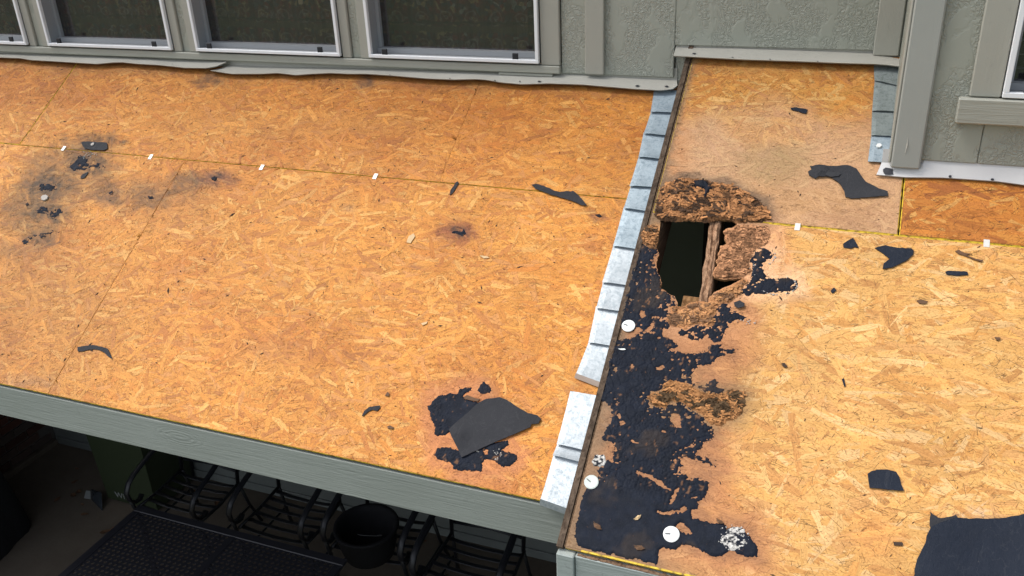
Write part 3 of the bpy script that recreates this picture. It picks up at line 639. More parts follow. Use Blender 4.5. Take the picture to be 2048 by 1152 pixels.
# the big right sheet, eaten away at the hole
def holed_panel():
    X0, X1, s0, s1, h, th = .028, 2.466, S1R + g_, S2R, HR, .012
    hp = [(x, max(s, s0 + .0005)) for x, s in HOLE_RS]
    # densify and roughen the rotted rim
    rim = []
    for i in range(len(hp)):
        a, b = hp[i], hp[(i + 1) % len(hp)]
        d = math.hypot(b[0] - a[0], b[1] - a[1]); m = max(1, int(d / .008))
        for q in range(m):
            f = q / m; x = a[0] + (b[0] - a[0]) * f; s = a[1] + (b[1] - a[1]) * f
            if s > s0 + .003: x += random.uniform(-.002, .002); s += random.uniform(-.002, .002)
            rim.append((x, max(s, s0 + .0005)))
    outer = [(X0, s1), (X1, s1), (X1, s0), (X0, s0)]
    o3 = [Vector((x, s, 0)) for x, s in outer]; h3 = [Vector((x, s, 0)) for x, s in rim]
    from mathutils.geometry import delaunay_2d_cdt
    gx, gs = np.meshgrid(np.arange(X0 + .01, X1 - .01, .024), np.arange(s0 + .01, s1 - .01, .024)); gx = gx.ravel(); gs = gs.ravel(); ok = ~inpoly(gx, gs, rim) & (dist_poly(gx, gs, rim) > .006)
    allp = [Vector(p) for p in outer + rim + list(zip(gx[ok], gs[ok]))]; nr = len(rim)
    ov, oe, of, q1, q2, q3 = delaunay_2d_cdt(allp, [(i, (i + 1) % 4) for i in range(4)] + [(4 + i, 4 + (i + 1) % nr) for i in range(nr)], [], 0, 1e-7)
    cen = np.array([[sum(ov[i].x for i in f) / 3, sum(ov[i].y for i in f) / 3] for f in of]); keep = ~inpoly(cen[:, 0], cen[:, 1], rim)
    tris = [f for f, k_ in zip(of, keep) if k_]; pts = [(v.x, v.y) for v in ov]
    def up(f):
        (ax, ay), (bx, by), (cx, cy) = (pts[i] for i in f); return tuple(f) if (bx - ax) * (cy - ay) - (by - ay) * (cx - ax) < 0 else tuple(f)[::-1]
    tris = [up(f) for f in tris]
    mb = MB(); mb.add([rp(x, s, 0, h) for x, s in pts], [tuple(t) for t in tris], 0)
    mb.add([rp(x, s, -th, h) for x, s in pts], [tuple(t)[::-1] for t in tris], 2)
    for i in range(4):
        a, b = outer[i], outer[(i + 1) % 4]; mb.add([rp(*a, 0, h), rp(*b, 0, h), rp(*b, -th, h), rp(*a, -th, h)], [(0, 3, 2, 1)], 1)
    for i in range(len(rim)):
        a, b = rim[i], rim[(i + 1) % len(rim)]; mb.add([rp(*a, 0, h), rp(*b, 0, h), rp(*b, -th, h), rp(*a, -th, h)], [(0, 1, 2, 3)], 3)
    # yellow sealed edge line along the top seam and the eave
    o = mb.build('strand_board_sheet', [M['osb'], M['edge_yellow'], M['osb_core'], M['warm_wood']], decR)
    tone_grid(o, 'R'); strands(o, X0 + .002, X1 - .002, s0 + .0025, s1 - .004, h, 'R', 8, hole=HOLE_RS, big=1.7, spread=.75)
    for q_ in ((.45, X1, s0, s0 + .003, -.0005, .0012, h), (X0 + .05, X1, s1 - .006, s1 + .0005, -.0115, .0006, h)): mb = MB(); mb.roofbox(*q_); mb.build('sealed_edge', M['edge_yellow'], o)
    return o
big = holed_panel()

# panel clips on the seams
def clip(parent, px, h):
    X, s = on_roof(px[0], px[1], h); mb = MB(); mb.roofbox(X - .009, X + .009, s - .014, s + .016, .0015, .0032, h); mb.roofbox(X - .009, X + .009, s - .002, s + .0015, -.012, .0015, h)
    return mb.build('panel_clip', M['clip'], parent)
for p in [(128, 297), (302, 314), (524, 335), (751, 353)]: clip(decL, p, 0)
for p in [(1595, 454), (1973, 487)]: clip(decR, p, HR)

# structure under the decks
ye = -S2 * CP; ze = -S2 * SP
mb = MB(); mb.bbox((XL, ye + .002, ze - .175), (-.028, ye + .036, ze - .018), .003); mb.build('fascia_board', M['fascia'], decL)
for i, X in enumerate(np.arange(-5.1, 0, .61)):
    mb = MB(); mb.roofbox(X, X + .038, .02, S2 - .05, -.15, -.0135, 0); mb.build('rafter', M['dark_wood'], decL)
mb = MB(); mb.roofbox(XL, -.03, .03, S2 - .05, -.165, -.152, 0); mb.build('soffit_board', M['dark_wood'], decL)
# side wall of the raised deck, rake board
mb = MB(); mb.roofbox(.0, .020, -.01, S2R + .002, -.26, .004, HR)
rk = mb.build('rake_board', M['rake'], decR)
mb = MB(); mb.roofbox(.022, .030, .0, S2R - .004, -.018, -.0015, HR); mb.build('dirty_ledge', M['rot'], decR); set_tone(bpy.data.objects['dirty_ledge'], (.14, .09, .055))
yr = -S2R * CP; zr = -S2R * SP + HR
mb = MB(); mb.bbox((.062, yr - .010, zr - .24), (3.2, yr + .024, zr - .0145), .003); mb.build('fascia_board', M['fascia_r'], decR)
mb = MB(); mb.bbox((.004, yr - .018, zr - .26), (.06, yr + .024, zr - .014), .003); mb.build('corner_board', M['fascia_r'], decR)
mb = MB()
for i in range(90):
    x = random.uniform(.065, .9); mb.bbox((x, yr - .0095 + random.uniform(0, .003), zr - .0150), (x + random.uniform(.01, .05), yr + random.uniform(.0, .006), zr - .0142 + random.uniform(.0005, .003)), .0006)
tag(mb.build('caked_dirt', M['rot'], decR), kind='stuff'); set_tone(bpy.data.objects['caked_dirt'], (.22, .14, .09))
mb = MB(); mb.box((.10, .02, -1.60 + HR), (3.1, .04, -.05)); mb.build('cavity_back', M['cavity'], decR)
mb = MB(); mb.box((.02, yr + .04, zr - .30), (3.1, .02, zr - .28)); mb.build('cavity_floor', M['cavity'], decR)
for X in (-.0 + .036, .60 + .26, 1.47, 2.08, 2.7):
    mb = MB(); mb.roofbox(X, X + .038, .02, S2R - .05, -.15, -.0135, HR); mb.build('rafter', M['dark_wood'], decR)
# the decayed rafter in the hole
def rotten_rafter():
    (xa, sa), (xb, sb) = on_roof(1432, 425, HR), on_roof(1406, 625, HR)
    nu, nw = 70, 9; V = []; F = []
    def add_grid(fn, n1, n2):
        b = len(V)
        for i in range(n1 + 1):
            for j in range(n2 + 1): V.append(fn(i / n1, j / n2))
        for i in range(n1):
            for j in range(n2): a = b + i * (n2 + 1) + j; F.append((a, a + n2 + 1, a + n2 + 2, a + 1))
    s_a, s_b = sa - .12, sb - .005
    def xc(f): return xa + (xb - xa) * ((s_a + (s_b - s_a) * f) - sa) / (sb - sa)
    def top(f, g):
        s = s_a + (s_b - s_a) * f; wd = .042 * (1 - .1 * f); e = noise.noise(Vector((g * 7, s * 14, 3))); e2 = noise.noise(Vector((g * 22, s * 40, 8)))
        edge = min(g, 1 - g) * 2
        t = -.016 + .020 * f + .007 * e + .004 * e2 - (.009 * (1 - min(1, edge * 2.5)))
        if abs(g - .45 - .15 * noise.noise(Vector((s * 9, 0, 0)))) < .09: t -= .005
        return rp(xc(f) + (g - .5) * wd + .004 * noise.noise(Vector((s * 16, 5 + g, 0))), s + (.016 * noise.noise(Vector((g * 9, 1, 1))) if f > .99 else 0), t, HR)
    add_grid(top, nu, nw)
    for sd in (0, 1):
        def side(f, g, sd=sd):
            p = top(f, float(sd)); q = rp(xc(f) + (sd - .5) * .040, s_a + (s_b - s_a) * f, -.15, HR)
            return p.lerp(q, g)
        add_grid(side, nu, 3)
    add_grid(lambda f, g: top(1.0, f).lerp(rp(xc(1) + (f - .5) * .04, s_b, -.15, HR), g), nw, 2)
    mb = MB(); mb.add(V, F); mb.build('decayed_rafter', M['rafter'], decR)
rotten_rafter()
X_, s_ = on_roof(*H([(460, 500)])[0], HR)
mb = MB(); mb.roofbox(X_ - .012, X_ + .008, s_ - .07, s_ + .06, -.08, -.004, HR); mb.build('wood_block', M['warm_wood'], decR)
a_ = on_roof(*H([(690, 830)])[0], HR); mb = MB(); mb.roofbox(a_[0] - .05, a_[0] + .02, a_[1] - .03, a_[1] + .10, -.10, -.07, HR); mb.build('wood_block', M['warm_wood'], decR)

# ---------------------------------------------------------------- raised relief patches (tar residue, rotted wood)
def patch(name, poly, h, mat, hfun, tonefun, parent=None, holes=(), cell=.0028, warp=5, label=None, cat=None, cut=None, seed=0, freq=14.0, kind=None, ragged=False):
    rsx = [on_roof(x, y, h) for x, y in poly]
    X0, X1 = min(p[0] for p in rsx) - .02, max(p[0] for p in rsx) + .02; s0, s1 = min(p[1] for p in rsx) - .02, max(p[1] for p in rsx) + .02
    nx, ns = int((X1 - X0) / cell) + 2, int((s1 - s0) / cell) + 2
    X, s = np.meshgrid(X0 + np.arange(nx) * cell, s0 + np.arange(ns) * cell, indexing='ij')
    w0 = rpv(X.ravel(), s.ravel(), np.zeros(X.size), h); px, py = to_px(w0); px = px.reshape(X.shape); py = py.reshape(X.shape)
    qx = px + warp * (fbm(px / freq, py / freq, 1 + seed) - .5) * 2 + warp * .5 * (vn(px / 4, py / 4, 5 + seed) - .5); qy = py + warp * (fbm(px / freq + 40, py / freq + 9, 4 + seed) - .5) * 2 + warp * .5 * (vn(px / 4 + 7, py / 4, 8 + seed) - .5)
    ins = inpoly(qx, qy, poly)
    if ragged:
        nz = fbm(px / 7, py / 5, 10, 5); dd = dist_poly(px.ravel(), py.ravel(), poly).reshape(px.shape)
        if h > 0: nz = np.where(felt_zone(X, s) > .3, .5, nz)
        ins &= ~((nz > .63) & (dd < 4.5)) & ~((nz > .70) & (dd < 20)); ins |= (~ins) & (dd < 3.0) & (nz < .38)
    for hh in holes: ins &= ~inpoly(qx, qy, hh)
    if cut is not None: ins &= ~inpoly(px + 2 * (vn(px / 3, py / 3, 2) - .5), py + 2 * (vn(px / 3, py / 3, 6) - .5), cut)
    # distance from the rim in cells
    d = ins.astype(float); e = ins.copy()
    for i in range(9):
        q = e.copy(); q[1:] &= e[:-1]; q[:-1] &= e[1:]; q[:, 1:] &= e[:, :-1]; q[:, :-1] &= e[:, 1:]; e = q; d += e
    t = np.where(ins, hfun(X, s, d), -.0008)
    cellon = ins[:-1, :-1] | ins[1:, :-1] | ins[:-1, 1:] | ins[1:, 1:]
    if cut is not None:
        ch = inpoly(px, py, cut); cellon &= ~(ch[:-1, :-1] & ch[1:, 1:])
    ii, jj = np.nonzero(cellon); base = ii * ns + jj
    F = np.stack([base, base + 1, base + ns + 1, base + ns], 1)[:, ::-1]
    used = np.unique(F); rem = np.full(X.size, -1); rem[used] = np.arange(len(used)); F = rem[F]
    V = rpv(X.ravel()[used], s.ravel()[used], t.ravel()[used], h); tone = tonefun(X.ravel()[used], s.ravel()[used], d.ravel()[used], px.ravel()[used], py.ravel()[used])
    if parent is None:
        org = V.mean(0); o = np_mesh(name, V - org, F, mat, None, tone, smooth=False); o.location = org
    else: o = np_mesh(name, V, F, mat, parent, tone, smooth=False)
    return tag(o, label, cat, kind=kind)
def felt_zone(X, s):   # lower corner where the tar paper is still whole
    px, py = to_px(rpv(np.ravel(X), np.ravel(s), np.zeros(np.size(X)), HR))
    z = sstep(940, 1000, py + 60 * (fbm(px / 30, py / 30, 2) - .5) - .25 * (px - 1200)); return z.reshape(np.shape(X))
def tar_h(X, s, d, flat=None):
    z = felt_zone(X, s) if flat is None else flat
    wx = X + .010 * (fbm(X * 60, s * 60, 1) - .5); ws = s + .010 * (fbm(X * 60 + 9, s * 60, 3) - .5)
    f1, f2, v = cells(wx * 96, ws * 80, 2); e = f2 - f1
    crack = 1 - sstep(.03, .22, e); f1b, f2b, v2 = cells(wx * 30, ws * 26, 5)
    big_ = 1 - sstep(.02, .10, f2b - f1b)
    t = .0022 + .0005 * v + .0006 * (fbm(X * 90, s * 90, 6) - .5) - (1 - z) * (.0030 * crack * sstep(.2, .5, vn(X * 16, s * 16, 4)) + .0034 * big_ * sstep(.25, .5, vn(X * 9, s * 9, 8))) + .0010 * (fbm(X * 14, s * 14, 7)) + (1 - z) * .0009 * (fbm(X * 45, s * 45, 9) - .5)
    return np.maximum(np.minimum(np.maximum(t + .0021, .0023), .0010 + d * .0012), .0004)
def tar_tone(X, s, d, px, py):
    n = fbm(X * 40, s * 40, 6); n2 = fbm(X * 9, s * 9, 3)
    c = np.array([.008, .0115, .021]) * (.6 + .8 * n)[:, None]
    b = sstep(.56, .68, n2)[:, None] * .55 * (.3 + .9 * n[:, None]); c = c * (1 - b) + np.array([.055, .040, .030]) * b
    b = (sstep(.70, .80, fbm(X * 75, s * 50, 4)) * (1 - felt_zone(X, s)) * .8)[:, None]; c = c * (1 - b) + np.array([.20, .10, .05]) * b
    return c
tar = patch('tar_patch', TAR, HR, M['tar'], tar_h, tar_tone, holes=TAR_HOLES, cut=HOLE, ragged=True, label='largest ragged cracked black tar sheet, along the right roof edge below the hole', cat='tar patch')
patch('tar_patch', TAR2, HR, M['tar'], lambda X, s, d: tar_h(X, s, d, 0), tar_tone, label='ragged black tar residue stuck on brown wood just below the decayed rafter', cat='tar patch', seed=1, ragged=True)
patch('tar_patch', TAR3, HR, M['tar'], lambda X, s, d: tar_h(X, s, d, 0), tar_tone, label='black tar residue with a crusty white rim to the right of the hole', cat='tar patch', seed=2, ragged=True)
patch('tar_patch', LRES, 0, M['tar'], lambda X, s, d: tar_h(X, s, d, 0), tar_tone, label='black tar residue on the left roof showing above and left of the square felt piece', cat='tar patch', seed=3)
patch('tar_patch', LRES2, 0, M['tar'], lambda X, s, d: tar_h(X, s, d, 0), tar_tone, label='black tar residue on the left roof showing below the square felt piece', cat='tar patch', seed=4, holes=[C_([(1050, 430), (1080, 430), (1085, 450), (1062, 460)])])
patch('tar_patch', LBLOB, 0, M['tar'], lambda X, s, d: tar_h(X, s, d, 0), tar_tone, label='small round black tar blob above the square felt piece on the left roof', cat='tar patch', seed=5)
for kp, lb in (([(902, 463), (912, 461), (925, 464), (929, 458), (932, 466), (928, 472), (916, 469), (905, 467)], 'black tar crumb in the middle of the reddish brown knot in mid left roof'),
               ([(421, 357), (428, 353), (435, 356), (432, 362), (424, 362)], 'black tar crumb in the rightmost brown spot below the seam'),
               ([(217, 386), (224, 383), (229, 388), (222, 391)], 'dark tar crumb in the leftmost brown spot right of the black smears'),
               ([(297, 394), (305, 391), (308, 396), (300, 398)], 'dark tar crumb in the middle brown spot below the second clip'),
               ([(1188, 431), (1197, 428), (1204, 432), (1196, 436)], 'dark tar crumb in the small knot near the metal step flashing'),
               ([(50, 408), (55, 405), (58, 410), (53, 413)], 'tiny tar crumb left of the butterfly shaped smear')):
    patch('tar_crumb', kp, 0, M['tar'], lambda X, s, d: tar_h(X, s, d, 0), tar_tone, label=lb, cat='tar crumb', seed=8, warp=3, cell=.002)
LS1 = ZL([(580, 360), (590, 320), (630, 290), (650, 255), (690, 235), (700, 270), (730, 280), (720, 310), (760, 330), (830, 320), (860, 340), (840, 355), (780, 345), (720, 350), (650, 370), (610, 380)])
LS2 = ZL([(320, 490), (350, 472), (400, 478), (440, 490), (475, 510), (440, 520), (420, 530), (370, 535), (330, 530), (345, 510)])
LS3 = ZL([(280, 705), (330, 690), (355, 672), (395, 678), (400, 700), (430, 705), (480, 685), (512, 700), (490, 730), (470, 745), (450, 772), (420, 772), (405, 745), (385, 715), (340, 715)])
LS4 = ZL([(190, 965), (215, 940), (300, 905), (340, 895), (430, 870), (440, 880), (390, 900), (385, 925), (350, 925), (330, 912), (260, 940), (210, 972)])
for poly, lb in ((LS1, 'black tar smear under the square washer patch near the left end of the seam'), (LS2, 'small black tar smear above the white pebble at the far left'), (LS3, 'small black butterfly shaped tar smear below the white pebble'), (LS4, 'thin charred tar streak lowest of the marks at the far left')):
    patch('tar_patch', poly, 0, M['tar'], lambda X, s, d: tar_h(X, s, d, 0), tar_tone, label=lb, cat='tar patch', seed=6, warp=4, ragged=True)

def rot_h(a0, step):
    def f(X, s, d):
        q = fbm(X * 30, s * 34, 2, 5) * 7 + .5 * fbm(X * 90, s * 90, 5); led = np.floor(q) + sstep(.75, 1.0, q % 1)
        t = a0 + step * .7 * (led - 3.2) + .0025 * (fbm(X * 120, s * 120, 8) - .5)
        c1, c2, v = cells((X + .01 * (fbm(X * 40, s * 40, 3) - .5)) * 30, (s + .01 * fbm(X * 40, s * 40, 6)) * 55, 4); t = t - .008 * (1 - sstep(.0, .10, c2 - c1))
        return np.maximum(np.minimum(t, .0006 + .0022 * d), .0004)
    return f
def rot_tone(base, dark, rim=True):
    base = np.array(base); dark = np.array(dark)
    def f(X, s, d, px, py):
        n = fbm(X * 26, s * 30, 7); n2 = fbm(X * 70, s * 90, 1)
        a = sstep(.56, .68, n)[:, None] * .8; c = base * (.65 + .7 * n2)[:, None]; c = c * (1 - a) + dark * a
        if rim: r = (1 - sstep(2, 9, d))[:, None] * .45; c = c * (1 - r) + dark * r
        return c
    return f
rotA = patch('rotten_wood', CR_A, HR, M['rot'], rot_h(.010, .0042), rot_tone((.40, .19, .08), (.055, .033, .020)), parent=decR, cut=None, kind='stuff', warp=4)
patch('rotten_wood', CR_B, HR, M['rot'], rot_h(.005, .0018), rot_tone((.50, .25, .125), (.26, .125, .06), False), parent=decR, cut=HOLE, kind='stuff', seed=2)
patch('rotten_wood', CR_C, HR, M['rot'], rot_h(.004, .0018), rot_tone((.46, .22, .095), (.18, .09, .045), False), parent=decR, cut=HOLE, kind='stuff', seed=3)
patch('rotten_wood', CR_D, HR, M['rot'], rot_h(.006, .003), rot_tone((.44, .21, .085), (.06, .04, .028)), parent=decR, cut=HOLE, kind='stuff', seed=4, warp=3)
patch('rotten_wood', CR_E, HR, M['rot'], rot_h(.004, .0026), rot_tone((.42, .20, .08), (.055, .035, .018), False), parent=decR, kind='stuff', seed=5)
patch('tar_patch', TAR4, HR, M['tar'], lambda X, s, d: np.maximum(np.minimum(.017 + tar_h(X, s, d, 0), .004 + d * .004), 0), tar_tone, label='small star shaped black tar scrap lying on the brown rotted dome above the hole', cat='tar patch', seed=7, warp=2)

def flakes(poly, n, h, t0, t1, base, dark, parent, cut=None, seed=0, size=1.0):
    r = np.random.RandomState(seed + 300); xs = [p[0] for p in poly]; ys = [p[1] for p in poly]
    px = r.uniform(min(xs), max(xs), n * 3); py = r.uniform(min(ys), max(ys), n * 3); ok = inpoly(px, py, poly) & (dist_poly(px, py, poly) > 4.0)
    px, py = px[ok][:n], py[ok][:n]; pts = [on_roof(x, y, h) for x, y in zip(px, py)]; V = []; T = []; base = np.array(base); dark = np.array(dark)
    for X, s in pts:
        L = r.uniform(.009, .026) * size; W = r.uniform(.004, .012) * size; a = r.normal(0, .5) if r.rand() < .75 else r.uniform(-1.6, 1.6)
        u = Vector((math.cos(a), math.sin(a), r.uniform(-.16, .16))); v = Vector((-math.sin(a), math.cos(a), r.uniform(-.30, .22))); t = r.uniform(t0, t1)
        q = fbm(np.array([X * 30]), np.array([s * 34]), 2)[0]; t += .008 * (q - .5)
        k_ = r.uniform(.6, 1.25); qq = vn(np.array([X * 38]), np.array([s * 55]), 9)[0]; c = base * k_ if (qq < .58 and r.rand() < .88) else dark * r.uniform(.6, 1.6)
        for (i, j) in ((-1, -r.uniform(.3, 1)), (1, -r.uniform(.2, 1)), (1.0, r.uniform(.2, 1)), (-1, r.uniform(.3, 1))):
            V.append(rp(X + (u.x * i * L + v.x * j * W) / 2, s + (u.y * i * L + v.y * j * W) / 2, max(.001, t + (u.z * i * L + v.z * j * W) / 2), h)); T.append(c)
    V = np.array([tuple(v) for v in V]); T = np.array(T)
    if cut is not None:
        qx, qy = to_px(V); bad = inpoly(qx, qy, cut).reshape(-1, 4).any(1); keep = np.repeat(~bad, 4); V = V[keep]; T = T[keep]
    F = np.arange(len(V)).reshape(-1, 4); o = np_mesh('loose_flake', V, F, M['rot'], parent, np.clip(T, .004, .9)); return tag(o, kind='stuff')
flakes(CR_A, 620, HR, .007, .015, (.47, .22, .09), (.07, .04, .024), decR, seed=1, size=1.35)
flakes(CR_B, 750, HR, .004, .010, (.54, .27, .135), (.24, .12, .06), decR, HOLE, 2)
flakes(CR_C, 450, HR, .004, .010, (.56, .28, .12), (.20, .11, .06), decR, HOLE, 3)
flakes(CR_D, 130, HR, .006, .014, (.46, .22, .09), (.08, .05, .03), decR, HOLE, 4, .8)
flakes(CR_E, 600, HR, .004, .011, (.48, .23, .09), (.08, .05, .026), decR, None, 5)
# white crusty residue rings
def crust(name, pts, h, label, t0=.003):
    mb = MB()
    for (x, y) in pts:
        if noise.noise(Vector((x * .16, y * .16, 3))) < -.25: continue
        X, s = on_roof(x, y, h); r = random.uniform(.0008, .0028)
        an0 = random.random() * 6; n = 6; top = rp(X, s, t0 + r * .45, h); ring = [rp(X + r * random.uniform(.7, 1.3) * math.cos(an0 + k_ * 6.283 / n), s + r * random.uniform(.7, 1.3) * math.sin(an0 + k_ * 6.283 / n), t0 - .001, h) for k_ in range(n)]
        mb.add([top] + ring, [(0, 1 + k_, 1 + (k_ + 1) % n) for k_ in range(n)])
    return tag(mb.build(name, M['white_stone'], smooth=False), label, 'residue', kind='stuff')
def ring_pts(cx, cy, rx, ry, n, inner=.6, a0=0, a1=6.28):
    return [(cx + rx * q * math.cos(a), cy + ry * q * math.sin(a)) for q, a in ((random.uniform(inner, 1), random.uniform(a0, a1)) for _ in range(n))]
def smudge(cx, cy, rx, ry, h, label, thr=.47, hole=.0, seed=0):
    el = [(cx + rx * math.cos(a) * random.uniform(.85, 1.1), cy + ry * math.sin(a) * random.uniform(.85, 1.1)) for a in np.linspace(0, 6.283, 17)[:-1]]
    def tn(X, s, d, px, py):
        n = fbm(px / 5, py / 4, seed, 4); r = np.hypot((px - cx) / rx, (py - cy) / ry); m = sstep(thr - .09, thr + .10, n + .10 * (r - .6))[:, None]
        return np.array([.02, .023, .03]) * (1 - m) + np.array([.60, .58, .54]) * (.6 + .7 * vn(px / 2, py / 2, 3))[:, None] * m
    patch('white_residue', el, h, M['residue'], lambda X, s, d: np.minimum(.0048 + .003 * (fbm(X * 70, s * 70, 3) - .3), .001 + .0016 * d), tn, label=label, cat='residue', warp=5, cell=.002, ragged=False, seed=seed)
M['residue'] = new_mat('smudged_white_residue', (.5, .5, .5), .9, 0, .2); k = N(M['residue']); k.l(k.n('Attribute', attribute_name='tone').outputs['Color'], k.b.inputs['Base Color']); k.bump(k.noise(k.coord(), 160, 4), .003, .9)
smudge(1466, 1077, 29, 23, HR, 'smudged patch of crusty white residue on black tar beside the lowest white cap', seed=2)
smudge(1199, 922, 15, 13, HR, 'small smudge of white residue by the left edge above the grey cap', seed=4)
crust('white_residue', ring_pts(1466, 1076, 32, 26, 34, .75), HR, 'loose crumbs of white residue scattered round the white smudge near the lowest cap', .0066)
crust('white_residue', ring_pts(1556, 572, 40, 19, 60, .92, -1.2, 2.6) + ring_pts(1536, 512, 16, 18, 18, .8, -.8, 1.6) + ring_pts(1510, 540, 12, 20, 16, .3), HR, 'crumbs of white residue rimming the tar to the right of the hole', .005)
crust('white_residue', [p for x, y in ZL([(690, 220), (720, 240), (760, 235), (700, 262), (690, 272), (740, 262), (780, 245)]) for p in ring_pts(x, y, 5, 4, 9, 0)], 0, 'flecks of white residue just below the square washer patch at the seam', .0055)
crust('white_residue', [p for x, y in C_([(1120, 450), (1140, 440), (1150, 465), (1020, 440), (1135, 480)]) for p in ring_pts(x, y, 6, 5, 7, 0)], 0, 'flecks of white residue on the tar below the square felt piece', .006)
crust('white_residue', ring_pts(1495, 645, 22, 5, 26, 0), HR, 'pale residue crumbs on the tar below the decayed rafter, right of it', .006)

# ---------------------------------------------------------------- loose felt scraps
def scrap(poly, h, mat, label, th=.0022, lift=.0, curl=None, t0=.0022, rough=1.0, cat='felt scrap', name='felt_scrap', cell=None):
    pts = []
    for i in range(len(poly)):
        a, b = poly[i], poly[(i + 1) % len(poly)]; d = math.hypot(b[0] - a[0], b[1] - a[1]); m = max(1, int(d / 5))
        for q in range(m):
            f = q / m; j = rough * (0 if (q == 0) else 1.5) * random.random()
            pts.append((a[0] + (b[0] - a[0]) * f + random.uniform(-1, 1) * j, a[1] + (b[1] - a[1]) * f + random.uniform(-1, 1) * j))
    rim = [on_roof(x, y, h) for x, y in pts]
    xs = [p[0] for p in rim]; ss = [p[1] for p in rim]; c = cell or max(.008, min(max(xs) - min(xs), max(ss) - min(ss)) / 9)
    inner = []
    X, S_ = np.meshgrid(np.arange(min(xs) + c / 2, max(xs), c), np.arange(min(ss) + c / 2, max(ss), c)); X = X.ravel(); S_ = S_.ravel()
    X = X + rs.uniform(-.2, .2, X.shape) * c; S_ = S_ + rs.uniform(-.2, .2, X.shape) * c
    if len(X):
        ok = inpoly(X, S_, rim) & (dist_poly(X, S_, rim) > c * .35); inner = list(zip(X[ok], S_[ok]))
    from mathutils.geometry import delaunay_2d_cdt
    vs = [Vector(p) for p in rim + inner]; n = len(rim)
    ov, oe, of, a1, a2, a3 = delaunay_2d_cdt(vs, [], [list(range(n))], 1, 1e-7)
    def tt(x, s):
        e = noise.noise(Vector((x * 14, s * 14, h * 9 + len(poly)))); t = t0 + .0012 * (1 + e) + lift * (.5 + noise.noise(Vector((x * 6, s * 6, 4))))
        if curl: t += curl(x, s)
        return t
    T = [tt(v.x, v.y) for v in ov]
    N0 = len(ov); mb = MB(); V = [rp(v.x, v.y, t + th, h) for v, t in zip(ov, T)] + [rp(v.x, v.y, t, h) for v, t in zip(ov, T)]
    F = []
    from collections import Counter
    ec = Counter()
    for f in of:
        # outward winding: roof normal points up
        a, b, cc = (V[i] for i in f[:3]); nn = (b - a).cross(cc - a)
        f = list(f) if nn.dot(Vector(NRM)) > 0 else list(f)[::-1]
        F.append(tuple(f)); F.append(tuple(i + N0 for i in f[::-1]))
        for i in range(len(f)): ec[(f[i], f[(i + 1) % len(f)])] += 1
    for (a, b) in ec:
        if (b, a) not in ec: F.append((b, a, a + N0, b + N0))
    mb.add(V, F); return tag(mb.build(name, mat), label, cat)
FE, FB = M['felt'], M['felt_blue']
sq = C_([(860, 320), (900, 280), (975, 215), (1030, 165), (1070, 145), (1150, 135), (1190, 150), (1250, 190), (1310, 225), (1365, 238), (1385, 258), (1370, 285), (1330, 288), (1325, 305), (1240, 342), (1100, 400), (1000, 446), (930, 478), (905, 420), (875, 360)])
_c = on_roof(*C_([(905, 350)])[0], 0)
scrap(sq, 0, FE, 'large square cornered grey felt piece lying on tar near the eave', t0=.006, lift=.004, cell=.02, rough=.5, curl=lambda x, s: .012 * math.exp(-((x - _c[0]) ** 2 + (s - _c[1]) ** 2) / .0012))
BIG = ZQ([(862, 1160), (868, 1110), (880, 1060), (905, 1010), (930, 960), (945, 900), (965, 860), (1010, 838), (1080, 812), (1140, 800), (1220, 803), (1400, 798), (1480, 785), (1548, 772)]) + [(2100, 1026), (2150, 1060), (2180, 1160), (2140, 1240), (2000, 1262), (1900, 1250), (1830, 1200)]
scrap(BIG, HR, FB, 'biggest blue black roofing felt sheet, cut off by the lower right photo corner', t0=.006, lift=.006, cell=.03, curl=lambda x, s: .004 * math.sin(x * 20))
scrap(ZQ([(965, 755), (985, 775), (1030, 797), (1100, 785), (1125, 776), (1140, 797), (1150, 820), (1080, 840), (1000, 860), (968, 868), (962, 820)]), HR, FE, 'torn grey corner of felt poking out behind the biggest felt sheet', t0=.002)
_u = on_roof(*Z3([(935, 950)])[0], HR)
scrap(Z3([(865, 945), (885, 935), (875, 915), (920, 908), (1000, 914), (1080, 910), (1130, 930), (1150, 960), (1180, 1000), (1250, 1038), (1300, 1055), (1302, 1080), (1230, 1085), (1100, 1093), (1070, 1085), (1062, 1050), (1035, 1010), (1000, 985), (960, 975), (925, 975), (905, 985), (870, 965)]), HR, FE, 'curved boomerang shaped felt scrap on the tan weathered upper right roof sheet', t0=.003, lift=.004, curl=lambda x, s: .014 * math.exp(-((x - _u[0]) ** 2 + (s - _u[1]) ** 2) / .0006))
scrap(Z3([(925, 948), (960, 950), (990, 952), (1045, 962), (1030, 978), (985, 980), (950, 965), (930, 970)]), HR, M['black_plastic'], 'small black folded flap lying on the boomerang shaped felt scrap', t0=.010)
scrap(Z3([(770, 594), (800, 592), (835, 598), (862, 605), (855, 628), (830, 622), (800, 612), (775, 606)]), HR, FB, 'small black felt scrap alone on the orange top of the upper right sheet')
scrap(Z2([(1105, 1070), (1130, 1065), (1180, 1078), (1240, 1106), (1270, 1112), (1345, 1105), (1375, 1130), (1402, 1160)]) + [(1175, 414), (1160, 411), (1147, 405), (1125, 398), (1100, 391), (1072, 380)], 0, FE, 'long pointed felt sliver beside the seam near the metal step flashing', t0=.003, lift=.004)
scrap(Z2([(680, 1048), (686, 1058), (668, 1090), (650, 1118), (635, 1128), (638, 1100), (655, 1078), (668, 1056)]), 0, FE, 'thin upright black felt sliver just below the seam in mid roof', rough=.4)
scrap(Z4([(450, 850), (480, 845), (540, 838), (590, 848), (625, 860), (640, 890), (652, 920), (628, 906), (605, 882), (570, 866), (530, 862), (480, 875), (452, 875)]), 0, FE, 'thin curved moustache shaped felt strip at the lower left of the roof', rough=.6)
